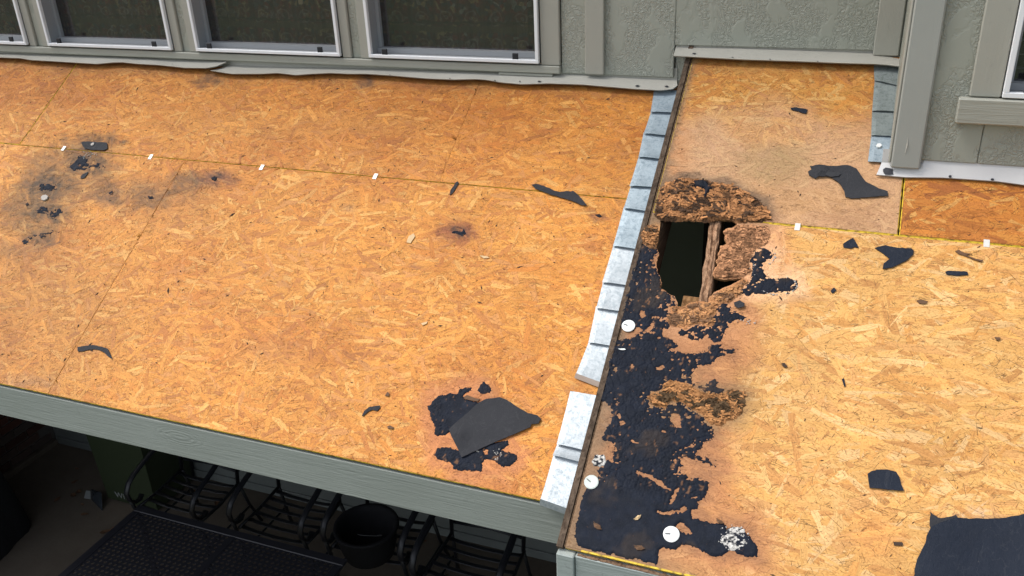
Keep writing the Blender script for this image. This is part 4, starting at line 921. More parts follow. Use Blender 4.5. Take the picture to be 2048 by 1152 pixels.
scrap(C_([(357, 236), (372, 208), (400, 186), (430, 182), (462, 178), (462, 192), (445, 210), (420, 203), (395, 212), (365, 238)]), 0, FE, 'small crooked felt sliver left of the square felt piece near the eave', rough=.4)
scrap(ZR([(397, 258), (430, 235), (455, 222), (475, 255), (488, 280), (460, 275), (445, 284), (400, 278)]), HR, FB, 'small house shaped felt scrap left of the arrow shaped one on the right roof', rough=.5)
scrap(ZR([(580, 282), (610, 272), (640, 265), (665, 272), (720, 282), (790, 284), (803, 295), (800, 320), (770, 350), (720, 375), (680, 395), (625, 403), (630, 372), (665, 345), (640, 325), (610, 302)]), HR, FB, 'arrow shaped felt scrap below the joint on the right roof', lift=.002, rough=.6)
scrap(ZR([(985, 418), (1000, 412), (1060, 414), (1112, 418), (1118, 436), (1050, 441), (995, 434)]), HR, FB, 'short horizontal felt strip at the far right of the right roof', rough=.5)
scrap(ZR([(325, 528), (345, 508), (360, 525), (335, 543)]), HR, FB, 'tiny dark felt chip under the house shaped scrap', rough=.3)
scrap(ZR([(390, 1036), (402, 1030), (412, 1076), (404, 1078)]), HR, FB, 'tiny upright felt splinter in the middle of the right roof', rough=.2)
scrap(ZR([(45, 945), (60, 942), (78, 965), (62, 970), (48, 958)]), HR, M['speck'], 'tiny brown chip right of the tar in mid height of the right roof', rough=.2, cat='chip', name='bark_chip')
scrap(ZQ([(580, 522), (600, 508), (640, 498), (700, 497), (755, 512), (775, 545), (785, 590), (803, 630), (700, 622), (640, 614), (590, 610), (584, 570)]), HR, FB, 'half moon felt scrap with a straight lower edge on the lower right roof', lift=.003, rough=.4)
scrap(ZQ([(738, 944), (790, 945), (798, 955), (795, 967), (742, 965)]), HR, M['speck'], 'tiny dark brown chip left of the biggest felt sheet', cat='chip', name='bark_chip', rough=.3)
scrap(ZL([(672, 152), (690, 142), (780, 144), (882, 152), (888, 200), (862, 214), (780, 212), (700, 200), (685, 180)]), 0, FE, 'small rectangular felt patch with a pale washer on it across the seam at the left', t0=.004, rough=.5)
scrap(ZL([(665, 430), (680, 410), (728, 388), (722, 408), (695, 440), (668, 445)]), 0, FE, 'tiny leaning black felt chip below the rectangular washer patch', rough=.3)
scrap(H([(915, 888), (950, 875), (978, 892), (975, 910), (940, 920), (920, 908)]), HR, FE, 'small rounded black felt chip below right of the hole', t0=.008, rough=.4)
def scrap_brown(poly, label, h=HR, mat='leafbrown', cat='wood scrap', name='bark_scrap'):
    return scrap(poly, h, M[mat], label, rough=.4, cat=cat, name=name, t0=.003)
scrap_brown(ZR([(1042, 300), (1065, 292), (1090, 308), (1140, 318), (1100, 322), (1160, 345), (1205, 352), (1195, 362), (1150, 350), (1100, 328), (1060, 315)]), 'long brown curled bark scrap above the short horizontal felt strip')
scrap_brown(ZR([(820, 583), (850, 578), (885, 590), (870, 602), (835, 600)]), 'small brown bark chip in the upper middle of the right roof')
scrap_brown(ZR([(1270, 795), (1300, 797), (1300, 808), (1280, 814)]), 'tiny brown bark chip near the right border of the right roof')
scrap_brown(C_([(940, 130), (960, 118), (985, 128), (1010, 138), (1035, 140), (1020, 156), (985, 150), (950, 142)]), 'torn pale brown wood flap inside the tar above the square felt piece', 0)
scrap_brown(C_([(502, 300), (520, 292), (542, 305), (535, 312), (508, 310)]), 'small brown wood chip left of the tar near the eave', 0)
scrap_brown(C_([(490, 122), (505, 100), (516, 110), (512, 126)]), 'small pointed brown chip above the crooked felt sliver', 0)
scrap(ZL([(345, 600), (360, 585), (385, 580), (403, 592), (395, 612), (370, 626), (350, 620)]), 0, M['residue_grey'], 'round white pebble between two black smears at the far left', th=.007, t0=.002, rough=.3, cat='pebble', name='pebble')
scrap([(p[0], p[1]) for p in [(818, 474), (828, 468), (831, 474), (822, 488), (814, 486)]], 0, M['chip'], 'pale splinter of wood left of the dark knot in mid left roof', rough=.3, cat='wood chip', name='wood_chip')
scrap([(960, 512), (975, 514), (980, 517), (968, 518)], 0, M['chip'], 'pale splinter of wood below right of the dark knot in mid left roof', rough=.3, cat='wood chip', name='wood_chip')
scrap([(843, 648), (856, 644), (854, 649), (846, 652)], 0, M['chip'], 'pale splinter of wood in the centre of the left roof', rough=.2, cat='wood chip', name='wood_chip')
# washer
def disk(name, px, h, r, mat, t0, th, label=None, cat=None, parent=None, dome=0, n=28):
    X, s = on_roof(px[0], px[1], h); mb = MB(); b = [rp(X + r * math.cos(6.2832 * i / n), s + r * math.sin(6.2832 * i / n), t0, h) for i in range(n)]
    b2 = [rp(X + r * math.cos(6.2832 * i / n), s + r * math.sin(6.2832 * i / n), t0 + th, h) for i in range(n)]; b3 = [rp(X + r * .88 * math.cos(6.2832 * i / n), s + r * .88 * math.sin(6.2832 * i / n), t0 + th + dome, h) for i in range(n)]
    c = rp(X, s, t0 + th + dome * .6, h); vs = b + b2 + b3 + [c]
    fs = [(i, i + n, (i + 1) % n + n, (i + 1) % n) for i in range(n)] + [(i + n, i + 2 * n, (i + 1) % n + 2 * n, (i + 1) % n + n) for i in range(n)] + [(i + 2 * n, 3 * n, (i + 1) % n + 2 * n) for i in range(n)]
    mb.add(vs, fs); o = mb.build(name, mat, parent); return tag(o, label, cat) if label else o
disk('washer', ZL([(768, 168)])[0], 0, .010, M['white_stone'], .009, .003, 'small pale washer on the rectangular felt patch at the left of the seam', 'washer', n=6)
disk('drilled_knot', ZL([(768, 168)])[0], 0, .004, M['rust'], .0125, .001, 'rusty centre of the pale washer on the rectangular felt patch', 'nail head', n=8)
def cap(px, mat, label, r=.0232, t0=.006, ang=.2, buried=False):
    X, s = on_roof(px[0], px[1], HR); t = empty('cap_nail', rp(X, s, t0, HR), label, 'cap nail', 'round plastic cap nails in the tar')
    disk('cap', px, HR, r, mat, t0, .0014, parent=t, dome=.0012)
    mb = MB(); q = rp(X - .004, s, t0 + .0048, HR); e = rp(X - .004 - .014 * math.cos(ang), s + .014 * math.sin(ang), t0 + .0052, HR)
    mb.tube([rp(X - .003, s, t0 + .001, HR), q, e], .0011, 5); mb.build('nail', M['black_plastic'], t)
cap((1257.3, 653.5), M['white_plastic'], 'white round cap nail highest up, right beside the metal step flashing', ang=-.2)
cap((1183.4, 965.5), M['cap_grey'], 'greyish round cap nail low on the left edge of the tar', ang=-.5)
scrap([(1237, 699.5), (1241, 701.6), (1247, 702.2), (1252, 701), (1250, 699), (1243, 699.2)], HR, M['white_plastic'], 'thin white sliver of a plastic cap peeking out of the tar below the highest cap', rough=0, t0=.0062, th=.001, cat='cap nail', name='cap_sliver')
cap((1343, 1069.7), M['white_plastic'], 'white round cap nail at the bottom of the tar, beside the ring of white residue', r=.0245)
# leaf and twig bits on the tar
def leaf_bit(px, h, label, a=0, sz=.016, t0=.006, mat='leafbrown', name='dry_leaf', cat='leaf'):
    X, s = on_roof(px[0], px[1], h); ca, sa = math.cos(a), math.sin(a); mb = MB()
    def q(u, v, t): return rp(X + (u * ca - v * sa) * sz, s + (u * sa + v * ca) * sz, t0 + t, h)
    mb.add([q(-1, 0, 0), q(-.3, .5, .003), q(.5, .35, .002), (q(1, 0, .004)), q(.4, -.5, .003), q(-.4, -.4, .001), q(0, 0, .006), q(-1, 0, -.001), q(1, 0, .002)], [(0, 1, 6), (1, 2, 6), (2, 3, 6), (3, 4, 6), (4, 5, 6), (5, 0, 6), (0, 7, 5), (3, 8, 4)][:6])
    mb.tube([q(-1.1, -.2, .004), q(1.1, -.1, .004)], .0010, 4)
    return tag(mb.build(name, M[mat]), label, cat)
leaf_bit((1195, 1054), HR, 'curled brown leaf bit on the smooth black tar paper, lower left corner', .5)
leaf_bit((1279, 1097), HR, 'brown cross shaped twig bit on the tar paper near the eave', 0)
leaf_bit((1276, 1037), HR, 'pale crooked wood splinter on the tar paper right of the leaf bit', -.8, .012, mat='chip')
leaf_bit((1440, 1045), HR, 'small brown leaf bit at the right rim of the tar above the white ring', .3, .012)
# specks of grit and needles all over
def specks(n, side, seed, label):
    r = np.random.RandomState(seed); h = 0 if side == 'L' else HR
    X0, X1, s0, s1 = (XL + .1, -.14, .05, S2 - .03) if side == 'L' else (.06, 3.1, .06, S2R - .03)
    cx = r.uniform(X0, X1, n); cs = r.uniform(s0, s1, n)
    if side == 'R': ok = ~inpoly(cx, cs, HOLE_RS) & ~((cx > .72) & (cs < .66)); cx, cs = cx[ok], cs[ok]
    n = len(cx); sz = r.lognormal(math.log(.0017), .5, n); an = r.uniform(0, 6.28, n); el = r.uniform(1, 3.2, n)
    ca, sa = np.cos(an), np.sin(an); V = []; 
    for (u, v, t) in ((-1, 0, 0), (0, -.7, 0), (1, 0, 0), (0, .7, 0), (0, 0, 1.0)):
        U = u * sz * el; W = v * sz * r.uniform(.6, 1.2, n); V.append(rpv(cx + U * ca - W * sa, cs + U * sa + W * ca, .0022 + t * sz * .8, h))
    V = np.stack(V, 1).reshape(-1, 3); b = np.arange(n)[:, None] * 5
    F = np.concatenate([b + [0, 1, 4], b + [1, 2, 4], b + [2, 3, 4], b + [3, 0, 4]])
    org = V.mean(0); o = np_mesh('grit', V - org, F, M['speck']); o.location = org; return tag(o, label, 'debris', kind='stuff')
specks(1600, 'L', 21, 'scattered dark grit and needles on the left roof'); specks(900, 'R', 22, 'scattered dark grit and needles on the right roof')

# ================================================================= STEP FLASHING
def flash_row(rows, h, label, matf, wallside, curlf):
    (x, y) = rows[0][0]; X, s = on_roof(x, y, h); t = empty('step_flashing', rp(X, s + .8, 0, h), label, 'flashing')
    for i, (tl, tr, br, bl) in enumerate(rows):
        A, Bq, Cq, D = [on_roof(p[0], p[1], h) for p in (tl, tr, br, bl)]
        if wallside == 'R': Bq = (-.003, Bq[1]); Cq = (-.003, Cq[1])
        n1, n2 = 8, 5; th = .0016; lift, lip = curlf(i); mb = MB(); V = []
        for lay in (1, 0):
            for a in range(n1 + 1):
                f = a / n1
                for b in range(n2 + 1):
                    g = b / n2
                    x = (A[0] * (1 - f) + D[0] * f) * (1 - g) + (Bq[0] * (1 - f) + Cq[0] * f) * g; s = (A[1] * (1 - f) + D[1] * f) * (1 - g) + (Bq[1] * (1 - f) + Cq[1] * f) * g
                    tt = .0030 + lift * f ** 2 + .0012 * noise.noise(Vector((x * 25, s * 18, i))) + (0 if f > .1 else -.0)
                    if g == 0: tt *= .7
                    V.append(rp(x, s, tt + th * lay, h))
        w_ = n2 + 1; N1 = (n1 + 1) * w_; F = []
        for a in range(n1):
            for b in range(n2):
                q = a * w_ + b; F += [(q, q + w_, q + w_ + 1, q + 1), (q + N1, q + N1 + 1, q + N1 + w_ + 1, q + N1 + w_)]
        for a in range(n1):
            q = a * w_; F.append((q, q + N1, q + N1 + w_, q + w_)); q = a * w_ + n2; F.append((q, q + w_, q + N1 + w_, q + N1))
        for b in range(n2):
            q = b; F.append((q, q + 1, q + N1 + 1, q + N1)); q = n1 * w_ + b; F.append((q, q + N1, q + N1 + 1, q + 1))
        mb.add(V, F)
        # upstand against the wall
        x1 = (Bq[0] + Cq[0]) / 2; mb.add([rp(x1, Bq[1], .003, h), rp(x1, Cq[1], .004 + lift, h), rp(x1, Cq[1], .09, h), rp(x1, Bq[1], .09, h), rp(x1 + .0015, Bq[1], .003, h), rp(x1 + .0015, Cq[1], .004 + lift, h), rp(x1 + .0015, Cq[1], .09, h), rp(x1 + .0015, Bq[1], .09, h)], [(0, 1, 2, 3), (7, 6, 5, 4), (3, 2, 6, 7), (1, 5, 6, 2)])
        o = mb.build('flashing_piece', matf(i), t)
        if lip:
            mb = MB(); e = [rp(D[0], D[1], .004 + lift, h), rp(Cq[0], Cq[1], .004 + lift, h)]
            mb.add([e[0], e[1], rp(Cq[0] - .003, Cq[1] + .014, lift - lip, h), rp(D[0] - .004, D[1] + .012, lift - lip, h)], [(0, 3, 2, 1)])
            v0 = list(mb.v); mb.add([v - Vector((0, 0, .0015)) for v in v0], [(0, 1, 2, 3)]); mb.add([v0[2], v0[3], v0[2] - Vector((0, 0, .0015)), v0[3] - Vector((0, 0, .0015))], [(0, 1, 3, 2)])
            mb.build('folded_lip', M['galv_glare'] if i > 10 else M['rust'], o)
    return t
LE = [(1308, 184), (1301.5, 228.5), (1289, 271), (1276.5, 317), (1260.5, 375), (1247, 420), (1227, 496), (1207, 567), (1193, 621), (1176, 687), (1153.5, 753)]
RE = [(1349, 181), (1340, 230), (1326, 276), (1316, 323), (1300, 378), (1284, 427), (1265, 502.6), (1247, 574), (1233, 626), (1215, 695), (1193, 771)]
rows = []
LE = [(x + (0 if i in (0, 10) else random.uniform(-2.2, 2.2)), y + random.uniform(-1.5, 1.5)) for i, (x, y) in enumerate(LE)]
for i in range(10):
    up = 0 if i == 0 else .12; jx = random.uniform(-3.5, 1.5) if i else 0
    rows.append(((jx + LE[i][0] + (LE[max(i - 1, 0)][0] - LE[i][0]) * up, LE[i][1] + (LE[max(i - 1, 0)][1] - LE[i][1]) * up), (RE[i][0], RE[i][1] - (6 if i else 0)), RE[i + 1], LE[i + 1]))
rows.append(((1141, 783), (1188, 791), (1163, 904), (1115, 892)))
rows.append(((1118, 880), (1168, 888), (1155, 928), (1107, 914)))
rows.append(((1109, 905), (1157, 918), (1134, 1022), (1083, 1002)))
# each upper piece laps over the one below: lift grows with the lap
flash_row(rows, 0, 'long row of lapped galvanised step flashing pieces along the joint between left and right roof', lambda i: M['galv'] if i < 6 else M['galv_glare'], 'R', lambda i: ((.013 if i < 9 else .018), (.010 if i in (9,) else (.022 if i == 12 else 0))))  # lower pieces get the paler copy with the sky glare painted in
q = lambda a: Z3([a])[0]
rows2 = [(q((1225, 345)), q((1372, 372)), q((1366, 482)), q((1228, 450))), (q((1230, 440)), q((1368, 470)), q((1340, 622)), q((1215, 616))), (q((1216, 606)), q((1345, 614)), q((1322, 757)), q((1210, 750))), (q((1212, 742)), q((1330, 752)), q((1340, 908)), q((1192, 893)))]
flash_row(rows2, HR, 'short column of four dull grey step flashing pieces beside the corner post', lambda i: [M['galv_dull'], M['galv_dull'], M['galv_dull'], M['galv']][i], 'N', lambda i: ((.008, 0)))
disk('sealant_blob', Z3([(1252, 808)])[0], HR, .010, M['white_plastic'], .008, .002, 'white blob of sealant on the lowest grey flashing piece beside the corner post', 'sealant', dome=.004, n=10)

# ================================================================= APRON FLASHINGS
def apron(top, bot, h, mat, label, wy, t_edge=.030, seed=0, marks=()):
    """bent sheet: from the wall line (top, on the plane y=wy) down to the rippled lower edge over the roof"""
    def resample(pl, n):
        xs = [p[0] for p in pl]; ys = [p[1] for p in pl]; X = np.linspace(xs[0], xs[-1], n); return list(zip(X, np.interp(X, xs, ys)))
    n = int(abs(top[-1][0] - top[0][0]) / 9) + 4; T = resample(top, n); Bt = resample(bot, n); mb = MB(); rowsV = []
    for i in range(n):
        p0 = on_y(T[i][0], T[i][1], wy); X, s = on_roof(Bt[i][0], Bt[i][1], h, t_edge); p1 = rp(X, s, t_edge, h)
        up = p0 + Vector((0, .0, .05)); hem = p1 + Vector((0, .004, -.004))
        mid = p0.lerp(p1, .5) + Vector((0, 0, .004)) * noise.noise(Vector((p0.x * 6, seed, 0)))
        rowsV.append([up, p0, p0.lerp(mid, .5), mid, mid.lerp(p1, .6), p1, hem])
    k_ = 7; V = [v for r_ in rowsV for v in r_]; F = []
    for i in range(n - 1):
        for j in range(k_ - 1): a = i * k_ + j; F.append((a, a + 1, a + k_ + 1, a + k_))
    b = len(V); V += [v + Vector((0, .0012, -.0012)) for v in V[:]]; F2 = [tuple(i + b for i in f[::-1]) for f in F]
    rim = [(i * k_ + k_ - 1, (i + 1) * k_ + k_ - 1) for i in range(n - 1)]; F3 = [(a, a + b, c + b, c) for a, c in rim]
    for e in (0, n - 1):
        for j in range(k_ - 1): a = e * k_ + j; F3.append((a, a + 1, a + 1 + b, a + b) if e else (a + 1, a, a + b, a + 1 + b))
    mb.add(V, F + F2 + F3); o = tag(mb.build('apron_flashing', mat, smooth=False), label, 'flashing')
    for (mx, my, mr) in marks:
        ty, by = np.interp(mx, [p[0] for p in T], [p[1] for p in T]), np.interp(mx, [p[0] for p in Bt], [p[1] for p in Bt]); f = (my - ty) / (by - ty)
        p0 = on_y(mx, ty, wy); X, s = on_roof(mx, by, h, t_edge); p1 = rp(X, s, t_edge, h); dn = (p1 - p0).normalized(); nn = dn.cross(Vector((1, 0, 0))).normalized()
        if nn.z < 0: nn = -nn
        c = p0.lerp(p1, f) + nn * .0035; r_ = mr / 450; m2 = MB(); k2 = 9
        m2.add([c + nn * .0012] + [c + (Vector((1, 0, 0)) * math.cos(a_ * 6.283 / k2) * 1.3 + dn * math.sin(a_ * 6.283 / k2)) * r_ * random.uniform(.7, 1.15) for a_ in range(k2)], [(0, 1 + a_, 1 + (a_ + 1) % k2) for a_ in range(k2)] + [tuple(range(k2, 0, -1))])
        m2.build('nail_mark', M['tar_dot'], o)
    return o
apron([(-160, 100)] + Z1([(0, 304), (300, 312), (700, 325), (1000, 340), (1312, 348)]), [(-160, 108)] + Z1([(0, 330), (60, 333), (120, 335), (170, 345), (300, 352), (460, 362), (560, 368), (640, 360), (700, 358), (800, 368), (900, 373), (1000, 383), (1060, 390), (1190, 392), (1250, 380), (1302, 358)]), 0, M['apron'], 'left grey apron flashing with a rippled edge under the two left windows', -.003, .034, 1, marks=[(345, 129, 1.2), (100, 117, 1)])
apron(Z1([(1235, 398), (1310, 372), (1500, 382), (2016, 391)]) + Z2([(300, 396), (600, 405), (900, 414), (1150, 426), (1400, 430), (1650, 446), (1940, 460)]), Z1([(1210, 406), (1330, 425), (1500, 425), (1600, 420), (1700, 432), (1800, 425), (1900, 420), (2016, 425)]) + Z2([(150, 425), (300, 435), (500, 452), (650, 458), (780, 455), (850, 460), (930, 475), (1050, 485), (1200, 480), (1400, 487), (1550, 500), (1700, 512), (1850, 520), (1915, 513), (1943, 492)]), 0, M['apron'], 'long grey apron flashing with a wavy edge from the third window to the rake', -.003, .031, 2, marks=[(1079, 164, 3.0), (1275, 173, 3.4), (1333, 174, 3.2), (780, 151, 1.5), (900, 158, 1.5), (990, 162, 1.8), (1040, 164, 1.8)])
apron(Z3([(142, 256), (500, 262), (900, 276), (1230, 290), (1390, 309)]), Z3([(128, 305), (250, 312), (500, 325), (800, 335), (1050, 345), (1230, 350), (1290, 354), (1392, 366)]), HR, M['apron'], 'short grey apron flashing above the raised right roof deck', -.003, .034, 3, marks=[(1388, 108.5, 3.2), (1465, 116, 1.6), (1540, 120, 1.6), (1635, 124, 1.6)])
apron(Z3([(1268, 890), (1480, 893), (1490, 868), (1750, 872), (2048, 893)]) + [(2200, 336)], Z3([(1240, 956), (1400, 970), (1600, 972), (1760, 982), (1900, 992), (2048, 1012)]) + [(2200, 382)], HR, M['apron_pale'], 'pale lavender white apron flashing at the foot of the bump out wall', BY - .003, .014, 4, marks=[(1777, 343, 6.5), (1900, 353, 2), (1985, 359, 2)])
disk('tar_dot', (1777, 343), HR, .010, M['tar'], .030, .001, 'round black tar dot on the left end of the pale apron flashing', 'tar spot', n=12) if False else None

# ================================================================= HOUSE WALLS
WX, WW, WG, WZ = -3.5724, .8648, .1597, .0648
house = empty('house_wall', (-1.8, .0, 0.02), 'grey green house wall with a row of white framed windows above the left roof', 'wall')
XR = .835
wins = [WX - (WW + WG) + i * (WW + WG) for i in range(4)]; WH = 1.35
def sboard(name, a, b, mat, parent, r=.003):
    mb = MB(); mb.bbox(a, b, r); return mb.build(name, mat, parent)
# siding panels (butted, each its own sheet)
WTOP = 2.7
sboard('siding_panel', (-6.2, -.014, WZ + .0), (wins[0] - .075, 0, WTOP), M['siding'], house)
for i in range(3): sboard('siding_panel', (wins[i] + WW + .056, -.014, WZ - .009), (wins[i + 1] - .056, 0, WZ + WH), M['siding'], house)
sboard('siding_panel', (wins[0] - .075, -.014, WZ + WH + .1), (wins[3] + WW + .0965, 0, WTOP), M['siding'], house)
sboard('siding_panel', (wins[3] + WW + .098, -.014, .0205), (-.0585, 0, WTOP), M['siding'], house)
sboard('siding_panel', (-.0575, -.014, .157), (.742, 0, WTOP), M['siding'], house)
sboard('siding_panel', (.743, -.014, .157), (XR + .02, 0, WTOP), M['siding'], house)
sboard('backing_sheet', (-6.2, .016, -.25), (wins[0] - .01, .05, WTOP), M['dark_wrap'], house)
sboard('backing_sheet', (wins[3] + WW + .01, .016, -.25), (3.2, .05, WTOP), M['dark_wrap'], house)
sboard('backing_sheet', (wins[0] - .01, .016, -.25), (wins[3] + WW + .01, .05, WZ - .006), M['dark_wrap'], house)
sboard('corner_strip', (-.056, .0, -.05), (.0, .0155, .1555), M['siding'], house)
# battens
sboard('batten', (-.447, -.034, .024), (-.362, -.015, WTOP), M['trim'], house, .004)
sboard('batten', (.722, -.034, .142), (XR - .02, -.015, WTOP), M['trim'], house, .004)
# window surrounds
sboard('sill_board', (wins[0] - .07, -.036, .020), (wins[3] + WW + .095, -.001, WZ - .010), M['sill'], house, .004)
sboard('head_board', (wins[0] - .07, -.036, WZ + WH + .004), (wins[3] + WW + .095, -.001, WZ + WH + .09), M['sill'], house, .004)
for i, x in enumerate(wins):
    sboard('trim_board', (x - .054, -.028, WZ - .009), (x - .004, -.001, WZ + WH), M['trim'], house, .004)
    sboard('trim_board', (x + WW + .004, -.028, WZ - .009), (x + WW + (.094 if i == 3 else .054), -.001, WZ + WH), M['trim'], house, .004)
sboard('wood_shim', (-.86, -.030, .006), (-.60, -.012, .0175), M['trim'], house, .002)

def window(parent, x0, z0, w_, h_, yo, white=.016):
    yf = yo - .046; mb = MB()
    for a, b in (((x0, yf, z0), (x0 + w_, yf + .02, z0 + white)), ((x0, yf, z0 + h_ - white), (x0 + w_, yf + .02, z0 + h_)), ((x0, yf, z0 + white), (x0 + white, yf + .02, z0 + h_ - white)), ((x0 + w_ - white, yf, z0 + white), (x0 + w_, yf + .02, z0 + h_ - white))): mb.bbox(a, b, .002)
    wn = mb.build('window', M['white_vinyl'], parent)
    mb = MB(); a = .012; y0, y1 = yf + .021, yo + .055
    mb.box((x0 + a, y0, z0 + .004), (x0 + w_ - a, y1, z0 + .012)); mb.box((x0 + .002, y0, z0 + .012), (x0 + .014, y1, z0 + h_)); mb.box((x0 + w_ - .014, y0, z0 + .012), (x0 + w_ - .002, y1, z0 + h_)); mb.box((x0 + .014, y0, z0 + h_ - .014), (x0 + w_ - .014, y1, z0 + h_))
    # stepped lower track
    mb.box((x0 + .015, yo + .018, z0 + .013), (x0 + w_ - .015, y1, z0 + .036)); mb.box((x0 + .015, yo + .034, z0 + .0365), (x0 + .034, y1, z0 + h_ - .015)); mb.box((x0 + w_ - .034, yo + .034, z0 + .0365), (x0 + w_ - .015, y1, z0 + h_ - .015))
    mb.build('jamb_and_track', M['grey_vinyl'], wn)
    mb = MB(); mb.box((x0 + .020, yo + .052, z0 + .038), (x0 + w_ - .020, yo + .054, z0 + h_ - .018)); mb.build('pane', M['pane'], wn)
    for xx in (x0 + w_ * .10, x0 + w_ * .87):
        mb = MB(); mb.bbox((xx - .013, yf + .002, z0 + white - .002), (xx + .013, yf + .012, z0 + white + .026), .001); mb.build('latch', M['black_plastic'], wn)
    return wn
for i, x in enumerate(wins): window(house, x, WZ, WW, WH, 0)
names_ = ['leftmost window, mostly cut off by the photo edge', 'second window from the left', 'third window from the left', 'rightmost of the four windows']
for i, x in enumerate(wins):
    n = 60; V = []; F = []
    for a in range(n + 1):
        xx = x - .04 + (WW + .08) * a / n; yy = .115 + .006 * math.sin(a * .9 + i) + .003 * math.sin(a * 2.3)
        V += [(xx, yy, WZ - .05), (xx, yy, WZ + WH)]
    for a in range(n): F.append((2 * a, 2 * a + 2, 2 * a + 3, 2 * a + 1))
    mb = MB(); mb.add(V, F); o = mb.build('curtain', M['curtain'], origin=(x, .115, WZ)); me = o.data; uv = me.uv_layers.new(name='UVMap')
    for lp in me.loops: c = me.vertices[lp.vertex_index].co; uv.data[lp.index].uv = (c.x + .37 * i, c.z)
    tag(o, 'dark patterned tapestry curtain hanging inside the ' + names_[i], 'curtain', 'tapestry curtains behind the windows')
mb = MB(); mb.box((-6.2, .9, -.3), (3.2, .92, WTOP)); mb.box((-6.2, .0505, WTOP), (3.2, .9, WTOP + .02)); mb.box((-6.2, .06, -.27), (3.2, .89, -.25))
mb.build('room_lining', M['dark_wrap'], house)
tagl = MB(); p_ = on_y(600, 4, .09); tagl.bbox((p_.x - .012, .092, p_.z - .012), (p_.x + .012, .096, p_.z + .05), .001)
tag(tagl.build('curtain_tag', M['chip']), 'small pale tag hanging behind the glass of the third window', 'tag')

# bump-out
bump = empty('house_wall', (1.3, BY, -.13), 'grey green bump out wall with a wide corner post, at the upper right', 'wall')
ZB = -.118
sboard('siding_panel', (.90, BY - .014, ZB), (1.098, BY, WTOP), M['siding'], bump)
sboard('siding_panel', (1.0995, BY - .014, ZB), (3.2, BY, .08), M['siding'], bump)
sboard('siding_panel', (1.92, BY - .014, .0815), (3.2, BY, WTOP), M['siding'], bump)
sboard('siding_panel', (1.0995, BY - .014, 1.43), (1.9195, BY, WTOP), M['siding'], bump)
PX0 = .858
sboard('corner_post', (.827, BY - .036, -.146), (.9215, BY - .015, WTOP), M['post'], bump, .005)
sboard('corner_board', (.818, BY - .030, -.130), (.8265, BY + .06, WTOP), M['trim'], bump, .003)
sboard('side_panel', (.820, BY + .062, -.02), (.829, -.015, WTOP), M['siding'], bump)
sboard('backing_sheet', (.84, BY + .0125, -.4), (1.085, BY + .03, WTOP), M['dark_wrap'], bump)
sboard('backing_sheet', (1.085, BY + .0125, -.4), (3.2, BY + .03, .0), M['dark_wrap'], bump)
mb = MB(); pA = on_y(1817, 247, BY - .030); pB = on_y(1806, 324, BY - .034); pC = on_y(1815, 290, BY - .040); pD = on_y(1800, 327, BY - .028)
mb.add([pA, pC, pB, pD], [(0, 3, 2, 1)]); v0 = list(mb.v); mb.add([v + Vector((0, .003, 0)) for v in v0], [(0, 1, 2, 3)]); mb.add([v0[0], v0[1], v0[1] + Vector((0, .003, 0)), v0[0] + Vector((0, .003, 0))], [(0, 1, 2, 3)]); mb.add([v0[1], v0[2], v0[2] + Vector((0, .003, 0)), v0[1] + Vector((0, .003, 0))], [(0, 1, 2, 3)])
mb.build('torn_paint_strip', M['apron'], bump)
sboard('trim_board', (1.035, BY - .034, .115), (1.128, BY - .015, 1.34), M['trim'], bump, .004)
sboard('sill_board', (1.005, BY - .050, .026), (2.05, BY - .015, .112), M['sill'], bump, .005)
sboard('head_board', (1.005, BY - .050, 1.341), (2.05, BY - .015, 1.43), M['sill'], bump, .005)
sboard('trim_board', (1.86, BY - .034, .115), (1.955, BY - .015, 1.34), M['trim'], bump, .004)
window(bump, 1.131, .118, .73, 1.22, BY, .018)
mb = MB(); mb.box((1.09, BY + .5, -.2), (3.2, BY + .52, WTOP)); mb.build('room_lining', M['dark_wrap'], bump)
tag(mb.build('window_blind', M['grey_vinyl'], origin=(1.5, -.1, .2)), 'x') if False else None
mb = MB()
for kk in range(26): mb.box((1.14, BY + .09, .14 + kk * .046), (1.86, BY + .115, .142 + kk * .046))
tag(mb.build('window_blind', M['grey_vinyl']), 'grey slatted blind behind the window cut off at the upper right edge', 'blind')

# upper storey roof edge so the house is closed above
mb = MB(); mb.box((-6.4, -.5, WTOP + .02), (3.4, 3.5, WTOP + .14)); mb.box((.8, -1.0, WTOP + .0), (3.4, -.5, WTOP + .14))
mb.build('roof_soffit', M['trim'], house)

# ================================================================= PATIO UNDER THE LEFT ROOF
YB = .6036
pw = empty('patio_wall', (-2.7, YB, FLOOR), 'dim grey painted back wall of the patio under the roof', 'wall')
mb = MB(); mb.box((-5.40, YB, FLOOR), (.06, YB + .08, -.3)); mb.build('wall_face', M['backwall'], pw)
mb = MB(); mb.bbox((-5.38, YB - .016, FLOOR + .001), (.0, YB - .001, FLOOR + .07), .003); mb.build('base_board', M['backwall'], pw)
rw = empty('patio_wall', (.08, -.6, FLOOR), 'dim painted side wall closing the right end of the patio', 'wall')
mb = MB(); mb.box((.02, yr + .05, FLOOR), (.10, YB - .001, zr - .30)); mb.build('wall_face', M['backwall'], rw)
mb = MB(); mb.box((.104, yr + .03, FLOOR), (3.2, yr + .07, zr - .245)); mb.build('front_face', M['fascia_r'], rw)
bw = empty('brick_wall', (-5.42, -.5, FLOOR), 'dark red brick wall at the left end of the patio', 'brick wall')
mb = MB(); mb.box((-5.55, -2.2, FLOOR), (-5.412, YB + .08, -.35)); mb.build('mortar', M['mortar'], bw)
mb = MB(); mb.bbox((-5.41, -1.7, FLOOR + .001), (-5.36, YB - .02, FLOOR + .05), .004); mb.build('concrete_curb', M['concrete'], bw)
bk0 = None; count = 0
